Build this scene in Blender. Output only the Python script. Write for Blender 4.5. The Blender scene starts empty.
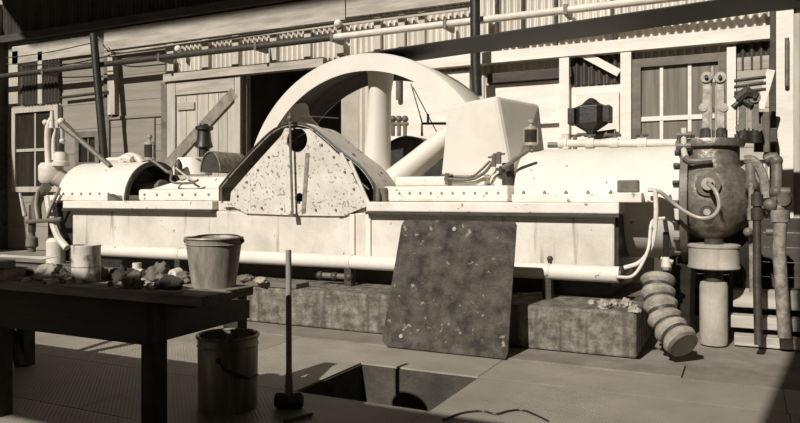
import bpy, bmesh, math, random
from mathutils import Vector, Matrix, noise
from mathutils.geometry import tessellate_polygon
random.seed(7)
PI = math.pi
SC = bpy.context.scene
COL = SC.collection

# ------------------------------------------------------------------ camera, sky, sun, exposure
H = 1.30                                   # camera height (m)
F_PX, CX, HOR = 700.0, 400.0, 197.0        # focal length and horizon in the 800x423 frame
PSI = math.atan(343.0 / 700.0)
SI, CO = math.sin(PSI), math.cos(PSI)
cam_d = bpy.data.cameras.new('camera'); cam = bpy.data.objects.new('camera', cam_d); COL.objects.link(cam)
cam.location = (0, 0, H); cam.rotation_euler = (PI / 2, 0, PSI)
cam_d.sensor_width = 36.0; cam_d.lens = 36.0 * F_PX / 800.0
cam_d.shift_y = -(211.5 - HOR) / 800.0
cam_d.clip_start = 0.05
SC.camera = cam

world = bpy.data.worlds.new('sky'); SC.world = world; world.use_nodes = True
bg = world.node_tree.nodes['Background']
bg.inputs[0].default_value = (1.0, 0.94, 0.85, 1); bg.inputs[1].default_value = 0.15

SUN_S = 0.72                               # sun drop per metre of depth
SUN_DIR = Vector((0.12, 1.0, -SUN_S))
sun_d = bpy.data.lights.new('sun', 'SUN'); sun_d.energy = 4.6; sun_d.angle = math.radians(0.6); sun_d.color = (1.0, 0.965, 0.915)
sun = bpy.data.objects.new('sun', sun_d); COL.objects.link(sun)
sun.rotation_euler = SUN_DIR.to_track_quat('-Z', 'Y').to_euler(); sun.location = (-8, -6, 14)

vs = SC.view_settings
vs.view_transform = 'Standard'; vs.look = 'None'; vs.gamma = 1.0; vs.use_curve_mapping = False; vs.exposure = 0.05

# ------------------------------------------------------------------ pixel -> world helpers
def ray(px, py):
    u = (px - CX) / F_PX; v = (HOR - py) / F_PX
    return Vector((-SI + CO * u, CO + SI * u, v))
def A(px, py, Y):                          # point on the vertical plane at depth Y
    d = ray(px, py); t = Y / d.y
    return Vector((d.x * t, Y, H + d.z * t))
def G(px, py, z=0.0):                      # point on the horizontal plane at height z
    d = ray(px, py); t = (z - H) / d.z
    return Vector((d.x * t, d.y * t, z))
def AX(px, Y): return A(px, HOR, Y).x
def MM(px, Y): return ray(px, HOR).y and Y / ray(px, HOR).y / F_PX   # metres per pixel at that column and depth

# ------------------------------------------------------------------ materials
def sep(v, k=None):
    w = min(1.0, max(0.0, v / 0.7))
    return (v * (1.17 - 0.09 * w), v, v * (0.76 + 0.11 * w), 1)
MATS = {}
def mat(name, v, v2=None, rough=0.6, metal=0.0, scale=6.0, lo=0.35, hi=0.65, bump=0.15, bscale=40.0, stretch=(1, 1, 1),
        spots=None, spot_v=0.08, spot_scale=9.0, rnd=0.0, streak=None, coat=0.0):
    m = bpy.data.materials.new(name); m.use_nodes = True; nt = m.node_tree; N = nt.nodes; L = nt.links
    b = N['Principled BSDF']; b.inputs['Roughness'].default_value = rough; b.inputs['Metallic'].default_value = metal
    tc = N.new('ShaderNodeTexCoord'); mp = N.new('ShaderNodeMapping'); mp.inputs['Scale'].default_value = stretch
    L.new(tc.outputs['Object'], mp.inputs[0])
    n1 = N.new('ShaderNodeTexNoise'); n1.inputs['Scale'].default_value = scale; n1.inputs['Detail'].default_value = 6
    n1.inputs['Roughness'].default_value = 0.65; L.new(mp.outputs[0], n1.inputs['Vector'])
    r = N.new('ShaderNodeValToRGB'); r.color_ramp.elements[0].position = lo; r.color_ramp.elements[1].position = hi
    r.color_ramp.elements[0].color = sep(v2 if v2 is not None else v * 0.8); r.color_ramp.elements[1].color = sep(v)
    L.new(n1.outputs[0], r.inputs[0]); col = r.outputs[0]
    if streak:                                             # vertical runs of grime: (threshold, darkness value)
        mp2 = N.new('ShaderNodeMapping'); mp2.inputs['Scale'].default_value = (7, 7, 0.55); L.new(tc.outputs['Object'], mp2.inputs[0])
        n3 = N.new('ShaderNodeTexNoise'); n3.inputs['Scale'].default_value = 1.6; n3.inputs['Detail'].default_value = 5; L.new(mp2.outputs[0], n3.inputs['Vector'])
        r3 = N.new('ShaderNodeValToRGB'); r3.color_ramp.elements[0].position = streak[0]; r3.color_ramp.elements[1].position = streak[0] + 0.14
        L.new(n3.outputs[0], r3.inputs[0])
        mx = N.new('ShaderNodeMix'); mx.data_type = 'RGBA'; L.new(r3.outputs[0], mx.inputs[0]); L.new(col, mx.inputs[6]); mx.inputs[7].default_value = sep(streak[1]); col = mx.outputs[2]
    if spots:
        n4 = N.new('ShaderNodeTexNoise'); n4.inputs['Scale'].default_value = spot_scale; n4.inputs['Detail'].default_value = 4; L.new(tc.outputs['Object'], n4.inputs['Vector'])
        r4 = N.new('ShaderNodeValToRGB'); r4.color_ramp.elements[0].position = spots; r4.color_ramp.elements[1].position = spots + 0.05
        L.new(n4.outputs[0], r4.inputs[0])
        mx = N.new('ShaderNodeMix'); mx.data_type = 'RGBA'; L.new(r4.outputs[0], mx.inputs[0]); L.new(col, mx.inputs[6]); mx.inputs[7].default_value = sep(spot_v); col = mx.outputs[2]
    if rnd:
        oi = N.new('ShaderNodeObjectInfo'); mr = N.new('ShaderNodeMapRange'); mr.inputs[3].default_value = 1 - rnd; mr.inputs[4].default_value = 1 + rnd
        L.new(oi.outputs['Random'], mr.inputs[0])
        hs = N.new('ShaderNodeHueSaturation'); L.new(mr.outputs[0], hs.inputs['Value']); L.new(col, hs.inputs['Color']); col = hs.outputs[0]
    L.new(col, b.inputs['Base Color'])
    if bump:
        n2 = N.new('ShaderNodeTexNoise'); n2.inputs['Scale'].default_value = bscale; n2.inputs['Detail'].default_value = 5; L.new(mp.outputs[0], n2.inputs['Vector'])
        bp = N.new('ShaderNodeBump'); bp.inputs['Strength'].default_value = bump; bp.inputs['Distance'].default_value = 0.02
        L.new(n2.outputs[0], bp.inputs['Height']); L.new(bp.outputs[0], b.inputs['Normal'])
    MATS[name] = m
    return m
def tread_mat(name, v, v2):
    m = mat(name, v, v2, rough=0.55, metal=0.0, scale=2.2, lo=0.3, hi=0.7, bump=0, rnd=0.10)
    nt = m.node_tree; N = nt.nodes; L = nt.links; b = N['Principled BSDF']
    tc = N.new('ShaderNodeTexCoord'); hs = []
    for ang in (45, -45):
        mp = N.new('ShaderNodeMapping'); mp.inputs['Rotation'].default_value = (0, 0, math.radians(ang)); L.new(tc.outputs['Object'], mp.inputs[0])
        w = N.new('ShaderNodeTexWave'); w.inputs['Scale'].default_value = 13.0; w.inputs['Distortion'].default_value = 0.0; L.new(mp.outputs[0], w.inputs['Vector'])
        hs.append(w)
    mul = N.new('ShaderNodeMath'); mul.operation = 'MULTIPLY'; L.new(hs[0].outputs['Fac'], mul.inputs[0]); L.new(hs[1].outputs['Fac'], mul.inputs[1])
    bp = N.new('ShaderNodeBump'); bp.inputs['Strength'].default_value = 0.45; bp.inputs['Distance'].default_value = 0.006
    L.new(mul.outputs[0], bp.inputs['Height']); L.new(bp.outputs[0], b.inputs['Normal'])
    return m

mat('white_paint', 0.74, 0.60, rough=0.5, scale=2.5, lo=0.3, hi=0.6, spots=0.66, spot_v=0.22, spot_scale=14)
mat('bed_paint', 0.66, 0.46, rough=0.55, scale=2.0, lo=0.3, hi=0.62, streak=(0.60, 0.18), spots=0.70, spot_v=0.2, spot_scale=10)
mat('guard_paint', 0.66, 0.48, rough=0.6, scale=3.5, lo=0.3, hi=0.65, streak=(0.66, 0.26), spots=0.60, spot_v=0.22, spot_scale=30)
mat('guard_sheet', 0.62, 0.46, rough=0.6, scale=5, spots=0.62, spot_v=0.12, spot_scale=10)
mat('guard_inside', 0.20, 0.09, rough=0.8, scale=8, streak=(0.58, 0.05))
mat('wheel_paint', 0.70, 0.62, rough=0.5, scale=1.6, bump=0.05)
mat('hood_canvas', 0.66, 0.54, rough=0.85, scale=2.2, lo=0.3, hi=0.7, bump=0.1)
mat('lagging', 0.70, 0.62, rough=0.7, scale=3, spots=0.69, spot_v=0.18, spot_scale=11, bump=0.12)
mat('old_lagging', 0.42, 0.28, rough=0.8, scale=4, bump=0.15, streak=(0.60, 0.2))
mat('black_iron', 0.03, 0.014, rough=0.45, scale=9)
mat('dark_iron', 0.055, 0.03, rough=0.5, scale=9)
mat('grey_iron', 0.16, 0.09, rough=0.5, scale=7)
mat('polished_iron', 0.40, 0.22, rough=0.38, metal=0.7, scale=16, bump=0.25, bscale=30, spots=0.66, spot_v=0.10, spot_scale=22)
mat('bright_steel', 0.42, 0.30, rough=0.5, metal=0.15, scale=10, bump=0.05)
mat('pale_pipe', 0.68, 0.52, rough=0.6, scale=6, spots=0.68, spot_v=0.2)
mat('tower_iron', 0.34, 0.18, rough=0.55, metal=0.1, scale=12, bump=0.2)
mat('tower_pale', 0.46, 0.20, rough=0.55, metal=0.1, scale=14, bump=0.2)
mat('rough_pipe', 0.30, 0.12, rough=0.8, scale=14, bump=0.5)
mat('galvanised', 0.40, 0.17, rough=0.5, metal=0.2, scale=5, stretch=(3, 3, 0.6), bump=0.08)
mat('pail_steel', 0.40, 0.13, rough=0.45, metal=0.4, scale=4, stretch=(3, 3, 0.5), bump=0.08)
mat('tin_can', 0.62, 0.12, rough=0.5, scale=9, lo=0.42, hi=0.5, stretch=(1, 1, 0.6))
mat('rust_plate', 0.095, 0.02, rough=0.85, scale=9, lo=0.34, hi=0.68, bump=0.7, bscale=70, spots=0.66, spot_v=0.24, spot_scale=16)
mat('curb_concrete', 0.24, 0.06, rough=0.9, scale=11, lo=0.36, hi=0.66, bump=0.6, bscale=40, streak=(0.53, 0.07))
mat('strip_concrete', 0.24, 0.15, rough=0.9, scale=3.0, bump=0.3)
mat('slab_concrete', 0.26, 0.15, rough=0.9, scale=2.0, bump=0.3)
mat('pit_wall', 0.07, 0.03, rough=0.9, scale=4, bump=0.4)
tread_mat('tread_plate', 0.31, 0.22)
mat('bench_wood', 0.035, 0.018, rough=0.75, scale=5, stretch=(0.4, 3, 3), bump=0.3)
mat('bench_top', 0.27, 0.12, rough=0.8, scale=6, stretch=(0.3, 3, 3), bump=0.3)
mat('grey_board', 0.24, 0.195, rough=0.8, scale=3, stretch=(0.35, 3, 3), bump=0.2, rnd=0.10)
mat('pale_board', 0.48, 0.34, rough=0.75, scale=4, stretch=(3, 3, 0.3), bump=0.2, rnd=0.06)
mat('pale_timber', 0.48, 0.28, rough=0.8, scale=3, stretch=(0.35, 3, 3), bump=0.25, rnd=0.05)
mat('white_timber', 0.76, 0.62, rough=0.7, scale=3, stretch=(0.4, 2, 2), bump=0.1)
mat('dark_timber', 0.07, 0.035, rough=0.8, scale=4, stretch=(0.4, 3, 3), bump=0.25)
mat('brown_timber', 0.17, 0.09, rough=0.8, scale=4, stretch=(0.6, 3, 1), bump=0.25)
mat('worn_timber', 0.27, 0.13, rough=0.8, scale=5, bump=0.25)
mat('iron_sheet', 0.62, 0.46, rough=0.55, scale=1.5, stretch=(1, 1, 0.4), bump=0.0, rnd=0.07)
mat('iron_sheet_dark', 0.07, 0.03, rough=0.75, scale=2.0, stretch=(1, 1, 0.4), bump=0.0, rnd=0.12)  # rusty dark sheet; also carries shade put into the colour
mat('belt_leather', 0.018, 0.010, rough=0.6, scale=2.0, stretch=(0.2, 4, 4), bump=0.1)
mat('glass_grimy', 0.035, 0.02, rough=0.18, scale=2.5, stretch=(3, 3, 0.4), bump=0.03)
mat('glass_board', 0.20, 0.11, rough=0.30, scale=2.2, stretch=(5, 5, 0.25), bump=0.03)
mat('glass_cup', 0.07, 0.03, rough=0.08, scale=4, bump=0)
mat('rag_dark', 0.05, 0.02, rough=0.95, scale=12, bump=0.4)
mat('rag_pale', 0.42, 0.22, rough=0.95, scale=12, bump=0.4)
mat('rag_grey', 0.18, 0.09, rough=0.95, scale=12, bump=0.4)
mat('paper', 0.70, 0.58, rough=0.85, scale=4, bump=0.05)
mat('porcelain', 0.80, 0.74, rough=0.3, scale=4, bump=0)
mat('hose_canvas', 0.36, 0.18, rough=0.9, scale=10, bump=0.4)
mat('handle_wood', 0.30, 0.18, rough=0.6, scale=10, stretch=(4, 4, 0.5), bump=0.05)
mat('rubble', 0.42, 0.20, rough=0.95, scale=14, bump=0.6, bscale=20)
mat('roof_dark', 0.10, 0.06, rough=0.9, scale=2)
mat('plain_wall', 0.40, 0.30, rough=0.9, scale=2)

# ------------------------------------------------------------------ mesh builder
class MB:
    def __init__(s): s.v = []; s.f = []
    def add(s, vs, fs):
        o = len(s.v); s.v += [tuple(p) for p in vs]; s.f += [tuple(i + o for i in f) for f in fs]; return s
    def hexa(s, p):                       # 8 points: bottom loop then top loop
        return s.add(p, [(0, 3, 2, 1), (4, 5, 6, 7), (0, 1, 5, 4), (1, 2, 6, 5), (2, 3, 7, 6), (3, 0, 4, 7)])
    def box(s, x0, x1, y0, y1, z0, z1):
        return s.hexa([(x0, y0, z0), (x1, y0, z0), (x1, y1, z0), (x0, y1, z0), (x0, y0, z1), (x1, y0, z1), (x1, y1, z1), (x0, y1, z1)])
    def beam(s, a, b, w, d, up=(0, 1, 0)):  # rectangular bar from a to b, w across, d along 'up'
        a = Vector(a); b = Vector(b); t = (b - a).normalized(); u = Vector(up); u = (u - t * u.dot(t)).normalized(); n = t.cross(u)
        q = [n * (w / 2) * i + u * (d / 2) * j for i, j in ((-1, -1), (1, -1), (1, 1), (-1, 1))]
        return s.hexa([a + k for k in q] + [b + k for k in q])
    def tube(s, pts, r, n=10, caps=True):
        pts = [Vector(p) for p in pts]; R = r if isinstance(r, (list, tuple)) else [r] * len(pts)
        vs = []; fs = []; prev = None
        for i, p in enumerate(pts):
            t = (pts[min(i + 1, len(pts) - 1)] - pts[max(i - 1, 0)])
            t = t.normalized() if t.length > 1e-9 else Vector((0, 0, 1))
            if prev is None:
                a = Vector((0, 0, 1)) if abs(t.z) < 0.9 else Vector((1, 0, 0)); u = t.cross(a).normalized()
            else:
                u = prev - t * prev.dot(t); u = u.normalized()
            prev = u; w = t.cross(u)
            for k in range(n):
                c = 2 * PI * k / n; vs.append(p + (u * math.cos(c) + w * math.sin(c)) * R[i])
        for i in range(len(pts) - 1):
            for k in range(n):
                fs.append((i * n + k, i * n + (k + 1) % n, (i + 1) * n + (k + 1) % n, (i + 1) * n + k))
        if caps:
            fs.append(tuple(range(n - 1, -1, -1))); m = (len(pts) - 1) * n; fs.append(tuple(m + k for k in range(n)))
        return s.add(vs, fs)
    def lathe(s, prof, c, axis='Z', n=32, caps=True):   # prof = [(radius, height)]
        c = Vector(c); vs = []; fs = []
        for r, h in prof:
            for k in range(n):
                a = 2 * PI * k / n; p, q = r * math.cos(a), r * math.sin(a)
                vs.append(c + Vector({'Z': (p, q, h), 'X': (h, p, q), 'Y': (q, h, p)}[axis]))
        for i in range(len(prof) - 1):
            for k in range(n):
                fs.append((i * n + k, i * n + (k + 1) % n, (i + 1) * n + (k + 1) % n, (i + 1) * n + k))
        if caps:
            fs.append(tuple(range(n - 1, -1, -1))); m = (len(prof) - 1) * n; fs.append(tuple(m + k for k in range(n)))
        return s.add(vs, fs)
    def plate(s, outer, holes, y0, y1):   # polygon with holes in the XZ plane, extruded along Y
        loops = [outer] + list(holes)
        tri = tessellate_polygon([[Vector((x, z, 0)) for x, z in lp] for lp in loops])
        flat = [p for lp in loops for p in lp]; n = len(flat)
        vs = [(x, y0, z) for x, z in flat] + [(x, y1, z) for x, z in flat]
        fs = [tuple(t) for t in tri] + [tuple(n + i for i in reversed(t)) for t in tri]; o = 0
        for lp in loops:
            m = len(lp)
            for i in range(m): fs.append((o + i, o + (i + 1) % m, n + o + (i + 1) % m, n + o + i))
            o += m
        return s.add(vs, fs)
    def strip(s, path, y0, y1, th):       # bent sheet: XZ path, extruded along Y, thickness th (outward)
        n = len(path); out = []
        for i in range(n):
            a = Vector(path[max(i - 1, 0)]); b = Vector(path[min(i + 1, n - 1)]); t = (b - a).normalized(); out.append(Vector(path[i]) + Vector((-t.y, t.x)) * th)
        vs = []
        for i in range(n):
            for y in (y0, y1): vs.append((path[i][0], y, path[i][1]))
            for y in (y0, y1): vs.append((out[i].x, y, out[i].y))
        fs = []
        for i in range(n - 1):
            a, b = i * 4, i * 4 + 4
            fs += [(a, a + 1, b + 1, b), (a + 2, b + 2, b + 3, a + 3), (a, b, b + 2, a + 2), (a + 1, a + 3, b + 3, b + 1)]
        fs += [(0, 2, 3, 1), (n * 4 - 4, n * 4 - 3, n * 4 - 1, n * 4 - 2)]
        return s.add(vs, fs)
    def ball(s, c, r, n=12, sq=(1, 1, 1)):
        prof = []
        c = Vector(c); vs = []; fs = []; m = n // 2
        for i in range(m + 1):
            t = PI * i / m
            for k in range(n):
                a = 2 * PI * k / n; vs.append(c + Vector((r * sq[0] * math.sin(t) * math.cos(a), r * sq[1] * math.sin(t) * math.sin(a), r * sq[2] * math.cos(t))))
        for i in range(m):
            for k in range(n): fs.append((i * n + k, i * n + (k + 1) % n, (i + 1) * n + (k + 1) % n, (i + 1) * n + k))
        return s.add(vs, fs)
    def mesh(s, name, m, smooth=True, off=(0, 0, 0)):
        me = bpy.data.meshes.new(name); o = Vector(off)
        me.from_pydata([Vector(p) - o for p in s.v], [], s.f)
        bm = bmesh.new(); bm.from_mesh(me); bmesh.ops.remove_doubles(bm, verts=bm.verts, dist=1e-5); bmesh.ops.recalc_face_normals(bm, faces=bm.faces); bm.to_mesh(me); bm.free()
        if smooth:
            me.shade_smooth(); me.set_sharp_from_angle(angle=math.radians(38))
        me.materials.append(MATS[m]); return me
    def build(s, name, m, parent=None, smooth=True, bevel=0.0, loc=None):
        me = s.mesh(name, m, smooth, loc or (0, 0, 0))
        return link(name, me, parent, bevel, loc)
def root_of(o):
    while o.parent: o = o.parent
    return o
def link(name, me, parent=None, bevel=0.0, loc=None):
    o = bpy.data.objects.new(name, me); COL.objects.link(o)
    if loc: o.location = loc
    if parent is not None: adopt(o, parent)
    if bevel:
        b = o.modifiers.new('edge', 'BEVEL'); b.width = bevel; b.segments = 2; b.limit_method = 'ANGLE'
    return o
def wmat(o):
    m = Matrix.LocRotScale(o.location, o.rotation_euler, o.scale)
    return (wmat(o.parent) @ o.matrix_parent_inverse @ m) if o.parent else m
def adopt(o, parent):
    o.parent = parent; o.matrix_parent_inverse = wmat(parent).inverted()
def tag(o, label, cat, group=None, kind=None):
    o['label'] = label; o['category'] = cat
    if group: o['group'] = group
    if kind: o['kind'] = kind
    return o
def thing(name, label, cat, loc=(0, 0, 0), group=None, kind=None):
    o = bpy.data.objects.new(name, None); COL.objects.link(o); o.location = loc; o.empty_display_size = 0.1
    return tag(o, label, cat, group, kind)
def struct(name, mb, m, label, cat, **k):
    return tag(mb.build(name, m, **k), label, cat, kind='structure')
def arc(c, r, a0, a1, n): return [(c[0] + r * math.cos(a0 + (a1 - a0) * i / n), c[1] + r * math.sin(a0 + (a1 - a0) * i / n)) for i in range(n + 1)]
def smoothpath(pts, k=5):                 # Catmull-Rom
    P = [Vector(p) for p in pts]; P = [P[0] * 2 - P[1]] + P + [P[-1] * 2 - P[-2]]; out = []
    for i in range(1, len(P) - 2):
        for j in range(k):
            t = j / k; a, b, c, d = P[i - 1], P[i], P[i + 1], P[i + 2]
            out.append(0.5 * ((2 * b) + (c - a) * t + (2 * a - 5 * b + 4 * c - d) * t * t + (3 * b - a - 3 * c + d) * t ** 3))
    return out + [P[-2]]

# ================================================================== THE ROOM
YW = 11.5                                  # face of the back wall
YF = -1.2                                  # front wall, behind the camera
XL, XR = -16.95, 5.0
ZB, ZT = 6.4, 14.3                         # roof height at back and front
HX0, HX1, HY0, HY1 = -2.69, -1.71, 3.895, 4.80   # floor hatch opening
CURB_Y, BED_Y, CURB_Z = 5.82, 6.45, 0.38
WX, WZ, WR, WY0, WY1 = -4.56, 1.30, 1.91, 8.10, 9.0   # flywheel

# floor slab with openings for the hatch and the flywheel pit
fl = MB()
def slab(mb, x0, x1, y0, y1, holes, z0, z1):
    xs = sorted({x0, x1, *[h[0] for h in holes], *[h[1] for h in holes]}); ys = sorted({y0, y1, *[h[2] for h in holes], *[h[3] for h in holes]})
    for i in range(len(xs) - 1):
        for j in range(len(ys) - 1):
            cx, cy = (xs[i] + xs[i + 1]) / 2, (ys[j] + ys[j + 1]) / 2
            if not any(h[0] < cx < h[1] and h[2] < cy < h[3] for h in holes): mb.box(xs[i], xs[i + 1], ys[j], ys[j + 1], z0, z1)
pit = (HX0, HX1, HY0, HY1); wpit = (WX - 2.1, WX + 2.1, WY0 - 0.1, WY1 + 0.1)
slab(fl, XL - 0.3, XR + 0.3, YF - 0.3, YW + 3.2, [pit, wpit], -0.14, -0.014)
floor = struct('floor', fl, 'slab_concrete', 'engine room floor of grey tread plates on concrete', 'floor', smooth=False)
ROW = HY1 - HY0
for j in range(-5, 2):
    y0 = HY0 + ROW * j; y1 = y0 + ROW
    if j == 1: y1 = 5.40
    if j == 0: xs = [-12.5 + 0.01 * 0, -10.53, -8.57, -6.61, -4.65, HX0, None, HX1, 0.25, 2.21]
    else:
        s0 = -12.5 + (0.98 if j % 2 else 0.35); xs = [s0 + 1.96 * k for k in range(8)]
    for a, b in zip(xs, xs[1:]):
        if a is None or b is None: continue
        MB().box(a + 0.003, b - 0.003, y0 + 0.003, y1 - 0.003, -0.0135, 0.0).build('floor_plate', 'tread_plate', floor, smooth=False)
pm = MB()
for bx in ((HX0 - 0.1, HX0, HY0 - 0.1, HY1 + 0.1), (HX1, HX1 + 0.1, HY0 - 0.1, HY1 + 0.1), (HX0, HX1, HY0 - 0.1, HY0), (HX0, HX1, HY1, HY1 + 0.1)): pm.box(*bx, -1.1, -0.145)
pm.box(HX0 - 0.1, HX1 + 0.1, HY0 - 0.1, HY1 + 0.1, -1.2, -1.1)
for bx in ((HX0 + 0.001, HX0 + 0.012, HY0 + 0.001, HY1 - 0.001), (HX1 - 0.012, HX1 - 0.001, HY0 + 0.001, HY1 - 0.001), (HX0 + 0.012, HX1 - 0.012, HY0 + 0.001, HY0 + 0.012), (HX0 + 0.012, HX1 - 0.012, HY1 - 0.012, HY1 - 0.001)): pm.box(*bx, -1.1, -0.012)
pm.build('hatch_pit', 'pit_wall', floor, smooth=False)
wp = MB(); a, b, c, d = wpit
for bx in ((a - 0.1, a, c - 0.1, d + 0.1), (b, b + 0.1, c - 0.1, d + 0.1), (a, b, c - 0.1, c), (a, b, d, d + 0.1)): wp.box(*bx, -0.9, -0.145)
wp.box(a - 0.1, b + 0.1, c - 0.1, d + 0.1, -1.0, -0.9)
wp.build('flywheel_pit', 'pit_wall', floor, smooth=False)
MB().box(-8.9, -0.4, 5.405, CURB_Y, -0.0135, 0.012).build('footing_strip', 'strip_concrete', floor, smooth=False)

# back wall core (doorway cut out), dark annex behind the doorway
DX0, DX1, DZ = AX(243, YW), AX(338, YW), 3.84
bw = MB(); bw.box(XL - 0.2, DX0, YW + 0.12, YW + 0.25, 0, 6.6).box(DX1, XR + 0.2, YW + 0.12, YW + 0.25, 0, 6.6).box(DX0, DX1, YW + 0.12, YW + 0.25, DZ, 6.6)
wall_back = struct('wall_back', bw, 'plain_wall', 'back wall of corrugated iron, boards and girts behind the flywheel', 'wall', smooth=False)
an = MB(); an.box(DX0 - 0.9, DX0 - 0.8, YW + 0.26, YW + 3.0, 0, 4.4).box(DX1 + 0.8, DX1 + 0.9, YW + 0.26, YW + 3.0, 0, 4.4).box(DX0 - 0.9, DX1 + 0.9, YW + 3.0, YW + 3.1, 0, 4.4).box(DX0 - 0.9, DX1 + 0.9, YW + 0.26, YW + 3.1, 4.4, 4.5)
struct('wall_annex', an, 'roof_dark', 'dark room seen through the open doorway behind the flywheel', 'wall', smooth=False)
# other walls and roof, outside the picture, heights shaped for where sunlight falls
wl = MB(); wl.box(XL - 0.25, XL, YF - 0.2, YW + 0.25, 0, 6.2)
struct('wall_left', wl, 'plain_wall', 'boarded end wall at the far left corner', 'wall', smooth=False)
wr = MB(); wr.box(XR, XR + 0.2, YF - 0.2, 8.1, 0, 14.0).box(XR, XR + 0.2, 9.1, YW + 0.25, 0, 14.0).box(XR, XR + 0.2, 8.1, 9.1, 0, 3.3).box(XR, XR + 0.2, 8.1, 9.1, 3.9, 14.0)
struct('wall_right', wr, 'plain_wall', 'end wall to the right of the picture', 'wall', smooth=False)
SILL = SUN_S * (HY0 - 0.02 - YF); LOW = SUN_S * (2.85 - YF); JX = -0.6  # front wall edges placed so their shade falls on set floor lines
wf = MB(); wf.box(XL, -4.8, YF - 0.15, YF, 0, SILL).box(-4.8, -3.9, YF - 0.15, YF, LOW, SILL).box(-4.8, -3.9, YF - 0.15, YF, 0, 0.7).box(-3.9, JX, YF - 0.15, YF, 0, SILL).box(JX, XR, YF - 0.15, YF, 0, 14.0)
struct('wall_front', wf, 'plain_wall', 'unseen wall behind the camera, its open bay shaped for the sunlight', 'wall', smooth=False)
ce = MB(); ce.hexa([(XL - 0.3, YF - 0.3, ZT), (XR + 0.3, YF - 0.3, ZT), (XR + 0.3, YW + 0.3, ZB), (XL - 0.3, YW + 0.3, ZB), (XL - 0.3, YF - 0.3, ZT + 0.1), (XR + 0.3, YF - 0.3, ZT + 0.1), (XR + 0.3, YW + 0.3, ZB + 0.1), (XL - 0.3, YW + 0.3, ZB + 0.1)])
struct('ceiling', ce, 'roof_dark', 'dark unseen roof above the engine room, sloped to suit the sun', 'ceiling', smooth=False)

# corrugated sheets
def corr(width, z0, z1, pitch=0.12, amp=0.034):
    mb = MB(); n = int(round(width / pitch)) * 6
    vs = []
    for i in range(n + 1):
        x = width * i / n; y = amp * math.sin(2 * PI * x / pitch); vs += [(x, y, z0), (x, y, z1), (x, y + 0.004, z0), (x, y + 0.004, z1)]
    fs = []
    for i in range(n):
        a, b = i * 4, i * 4 + 4; fs += [(a, b, b + 1, a + 1), (a + 2, a + 3, b + 3, b + 2), (a, a + 2, b + 2, b), (a + 1, b + 1, b + 3, a + 3)]
    fs += [(0, 1, 3, 2), (n * 4, n * 4 + 2, n * 4 + 3, n * 4 + 1)]
    return mb.add(vs, fs)
XM = AX(165, YW)                            # sheets to the right of this, grey boards to the left
SW = 0.96
lo_me = corr(SW, 0.0, 3.86).mesh('corrugated_sheet', 'iron_sheet'); up_me = corr(SW, 3.86, 5.24).mesh('corrugated_sheet', 'iron_sheet'); top_me = corr(SW, 5.26, 6.38).mesh('corrugated_sheet', 'iron_sheet_dark')  # top row: its shade is put in with the dark sheet
x = XM; k = 0
while x < 1.6:
    if x + SW < DX0 + 0.05 or x > DX1 - 0.3: link('corrugated_sheet', lo_me, wall_back, loc=(x, YW + 0.07, 0))
    link('corrugated_sheet', up_me, wall_back, loc=(x, YW + 0.07, 0))
    x += SW + 0.003
x = XL + 0.02
while x < -4.0:
    link('corrugated_sheet', top_me, wall_back, loc=(x, YW + 0.05, 0)); x += SW + 0.003
# grey horizontal boards on the left
z = 0.0
while z < 5.2:
    MB().box(XL + 0.01, XM - 0.01, YW + 0.02, YW + 0.10, z + 0.004, z + 0.576).build('wall_board', 'grey_board', wall_back, smooth=False); z += 0.58
# two tall dark corrugated strips above the left window
def zof(px, py, Y=YW): return A(px, py, Y).z
for p0, p1 in ((22.5, 39.5), (44.5, 61.5)):
    w = AX(p1, YW) - AX(p0, YW); n = max(3, round(w / 0.12)); me = corr(n * 0.12, zof(40, 104), zof(40, 55)).mesh('corrugated_sheet', 'iron_sheet_dark')
    link('corrugated_sheet', me, wall_back, loc=(AX(p0, YW), YW - 0.03, 0))
def wbox(name, m, p0, p1, z0, z1, y0=YW - 0.06, y1=YW + 0.03, bevel=0.0):
    return MB().box(AX(p0, YW), AX(p1, YW), y0, y1, z0, z1).build(name, m, wall_back, smooth=False, bevel=bevel)
wbox('stud', 'pale_board', 11, 20, zof(15, 104), zof(15, 52)); wbox('stud', 'pale_board', 39.8, 44.2, zof(42, 104), zof(42, 52))
wbox('corner_post', 'dark_timber', 0.5, 7, 0, 5.2, YW - 0.2, YW + 0.02)
# long horizontal members
def run(name, m, p0, p1, z0, z1, y0, y1): return MB().box(AX(p0, y0), AX(p1, y0), y0, y1, z0, z1).build(name, m, wall_back, smooth=False)
MB().box(XL + 0.01, AX(478, YW), YW - 0.18, YW + 0.0, 5.16, 5.33).build('ledger', 'dark_timber', wall_back, smooth=False)
run('header_board', 'pale_timber', 104, 345, 4.66, 5.12, YW - 0.07, YW + 0.03)
run('header_board', 'pale_timber', 12, 93, 4.62, 5.05, YW - 0.06, YW + 0.01)
run('header_board', 'pale_timber', 346, 470, 4.70, 5.12, YW - 0.065, YW + 0.03)
run('lintel', 'pale_timber', 163, 323, 3.80, 3.98, YW - 0.12, YW + 0.04)
run('girt', 'white_timber', 400, 772, 3.57, 3.76, YW - 0.18, YW + 0.03)
run('girt', 'dark_timber', 487, 571, 3.24, 3.40, YW - 0.14, YW + 0.03)
run('girt', 'white_timber', 560, 640, 4.05, 4.14, YW - 0.10, YW + 0.03)
for p in (171, 206, 236, 274, 308, 341, 378, 402, 422): wbox('stud', 'pale_board', p - 3.2, p + 3.2, 3.99, 4.65, YW - 0.03, YW + 0.06)
for p in (497, 523, 556, 612): wbox('stud', 'dark_timber', p - 1.2, p + 1.2, 3.77, 5.1, YW - 0.05, YW + 0.04)
wbox('jamb', 'brown_timber', 163, 168.5, 0, 3.79); wbox('jamb', 'pale_board', 168.8, 177, 0, 3.79); wbox('jamb', 'pale_board', 236.5, 242, 0, 3.79)
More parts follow.
